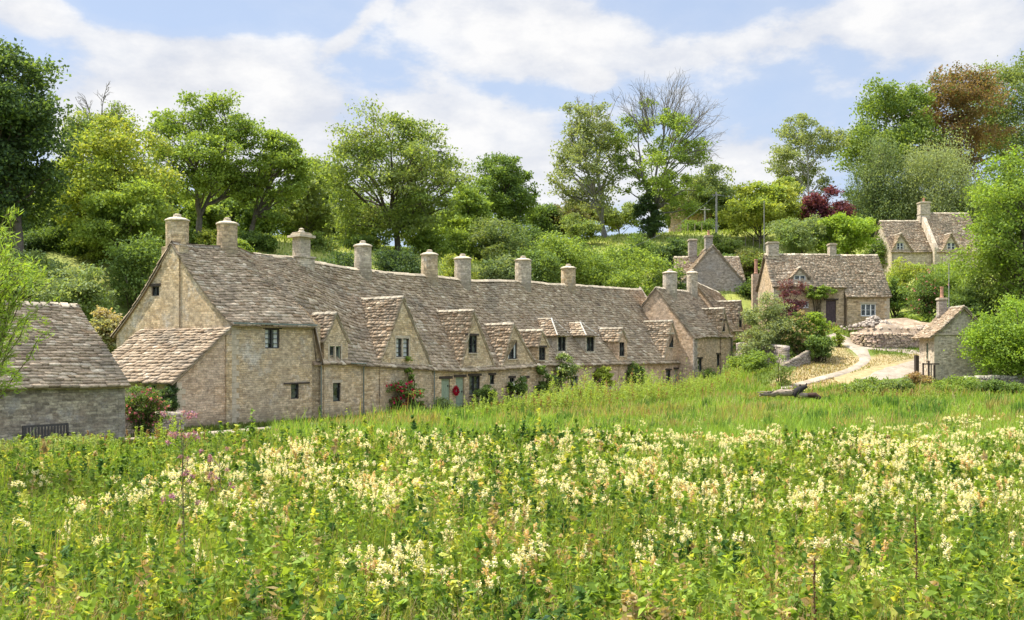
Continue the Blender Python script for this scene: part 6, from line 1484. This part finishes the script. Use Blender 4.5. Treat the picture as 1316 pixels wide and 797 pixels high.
cv=g.n('ShaderNodeCombineXYZ'); g.l(az,cv.inputs[0]); g.l(g.math('MULTIPLY',el,1.9),cv.inputs[1]); cv.inputs[2].default_value=.37
vec=cv.outputs[0]
nA=g.noise(vec,4.5,10,.56); nB=g.noise(vec,11,9,.6)
cov=None
def ell(px,py,rx,ry,amp,tilt=0.):
    """soft cloud mass round a sky direction"""
    global cov
    a0=math.atan((px-CX)/F_); e0=math.atan((HY-py)/F_*math.cos(a0))
    dx=g.math('SUBTRACT',az,a0); dy=g.math('SUBTRACT',el,e0)
    dy=g.math('SUBTRACT',dy,g.math('MULTIPLY',dx,tilt))
    dx=g.math('DIVIDE',dx,rx/F_); dy=g.math('DIVIDE',dy,ry/F_)
    d=g.math('SQRT',g.math('ADD',g.math('MULTIPLY',dx,dx),g.math('MULTIPLY',dy,dy)))
    m=g.math('MULTIPLY',g.rng(d,1.35,.25,0,1),amp)
    cov=m if cov is None else g.math('ADD',cov,m)
for e in ((320,125,230,95,.62,-.12),(30,5,60,28,.5,0),(690,40,180,55,.5,-.12),(640,185,150,90,.4,0),(1010,200,240,80,.40,0),(1200,40,260,60,.34,0),(460,35,40,16,.25,.8),(762,103,24,14,.5,0),(985,50,150,26,.22,.15),(120,170,140,60,.3,0),(400,250,400,50,.25,0)): ell(*e)
for e in ((470,105,110,30,-.12,-.25),(250,22,190,20,-.30,0),(985,128,50,26,-.22,.1),(680,118,100,22,-.22,-.1),(200,8,150,30,-.2,0)): ell(*e)
m=g.math('ADD',cov,g.math('MULTIPLY',g.math('SUBTRACT',nA,.5),1.25)); m=g.math('ADD',m,g.math('MULTIPLY',g.math('SUBTRACT',nB,.5),.85))
cl=g.math('ADD',g.math('MULTIPLY',g.rng(m,.12,.30,0,1),.62),g.rng(m,-.15,.55,.05,.33))
cloudcol=g.mix((3.7,3.8,4.1),(5.0,4.95,4.9),g.rng(g.math('ADD',nB,g.math('MULTIPLY',nA,.5)),.62,.9,0,1))
skyc=g.mix(sky.outputs[0],(2.75,3.3,4.35),.72)
gain=g.rng(el,.38,.8,1.0,3.4)     # added fill: sky above the view made brighter and warmer to lift shade
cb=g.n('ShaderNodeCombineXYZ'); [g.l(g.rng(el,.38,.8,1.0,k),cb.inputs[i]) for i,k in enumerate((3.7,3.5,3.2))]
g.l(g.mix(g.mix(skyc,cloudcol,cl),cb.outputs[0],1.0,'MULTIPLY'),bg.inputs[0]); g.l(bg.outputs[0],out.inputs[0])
sl=bpy.data.lights.new('sun','SUN'); sl.energy=4.6; sl.angle=math.radians(.53); sl.color=(1,.95,.86)
so=bpy.data.objects.new('sun',sl); COL.objects.link(so); so.location=(-60,30,80)
dv=Vector((SUN_AZ[0]*math.cos(SUN_EL),SUN_AZ[1]*math.cos(SUN_EL),math.sin(SUN_EL))); so.rotation_euler=dv.to_track_quat('Z','Y').to_euler()
cam=bpy.data.cameras.new('camera'); cam.sensor_width=36; cam.lens=F_/1316*36; cam.shift_y=(HY-398.5)/1316; cam.clip_start=.1; cam.clip_end=6000
co=bpy.data.objects.new('camera',cam); COL.objects.link(co); co.location=(0,0,CH); co.rotation_euler=(math.pi/2,0,0); sc.camera=co
sc.view_settings.view_transform='Standard'; sc.view_settings.look='None'; sc.view_settings.gamma=1; sc.view_settings.use_curve_mapping=False; sc.view_settings.exposure=.95
sc.cycles.max_bounces=6; sc.cycles.diffuse_bounces=3; sc.cycles.transmission_bounces=3; sc.cycles.glossy_bounces=2; sc.cycles.transparent_max_bounces=4
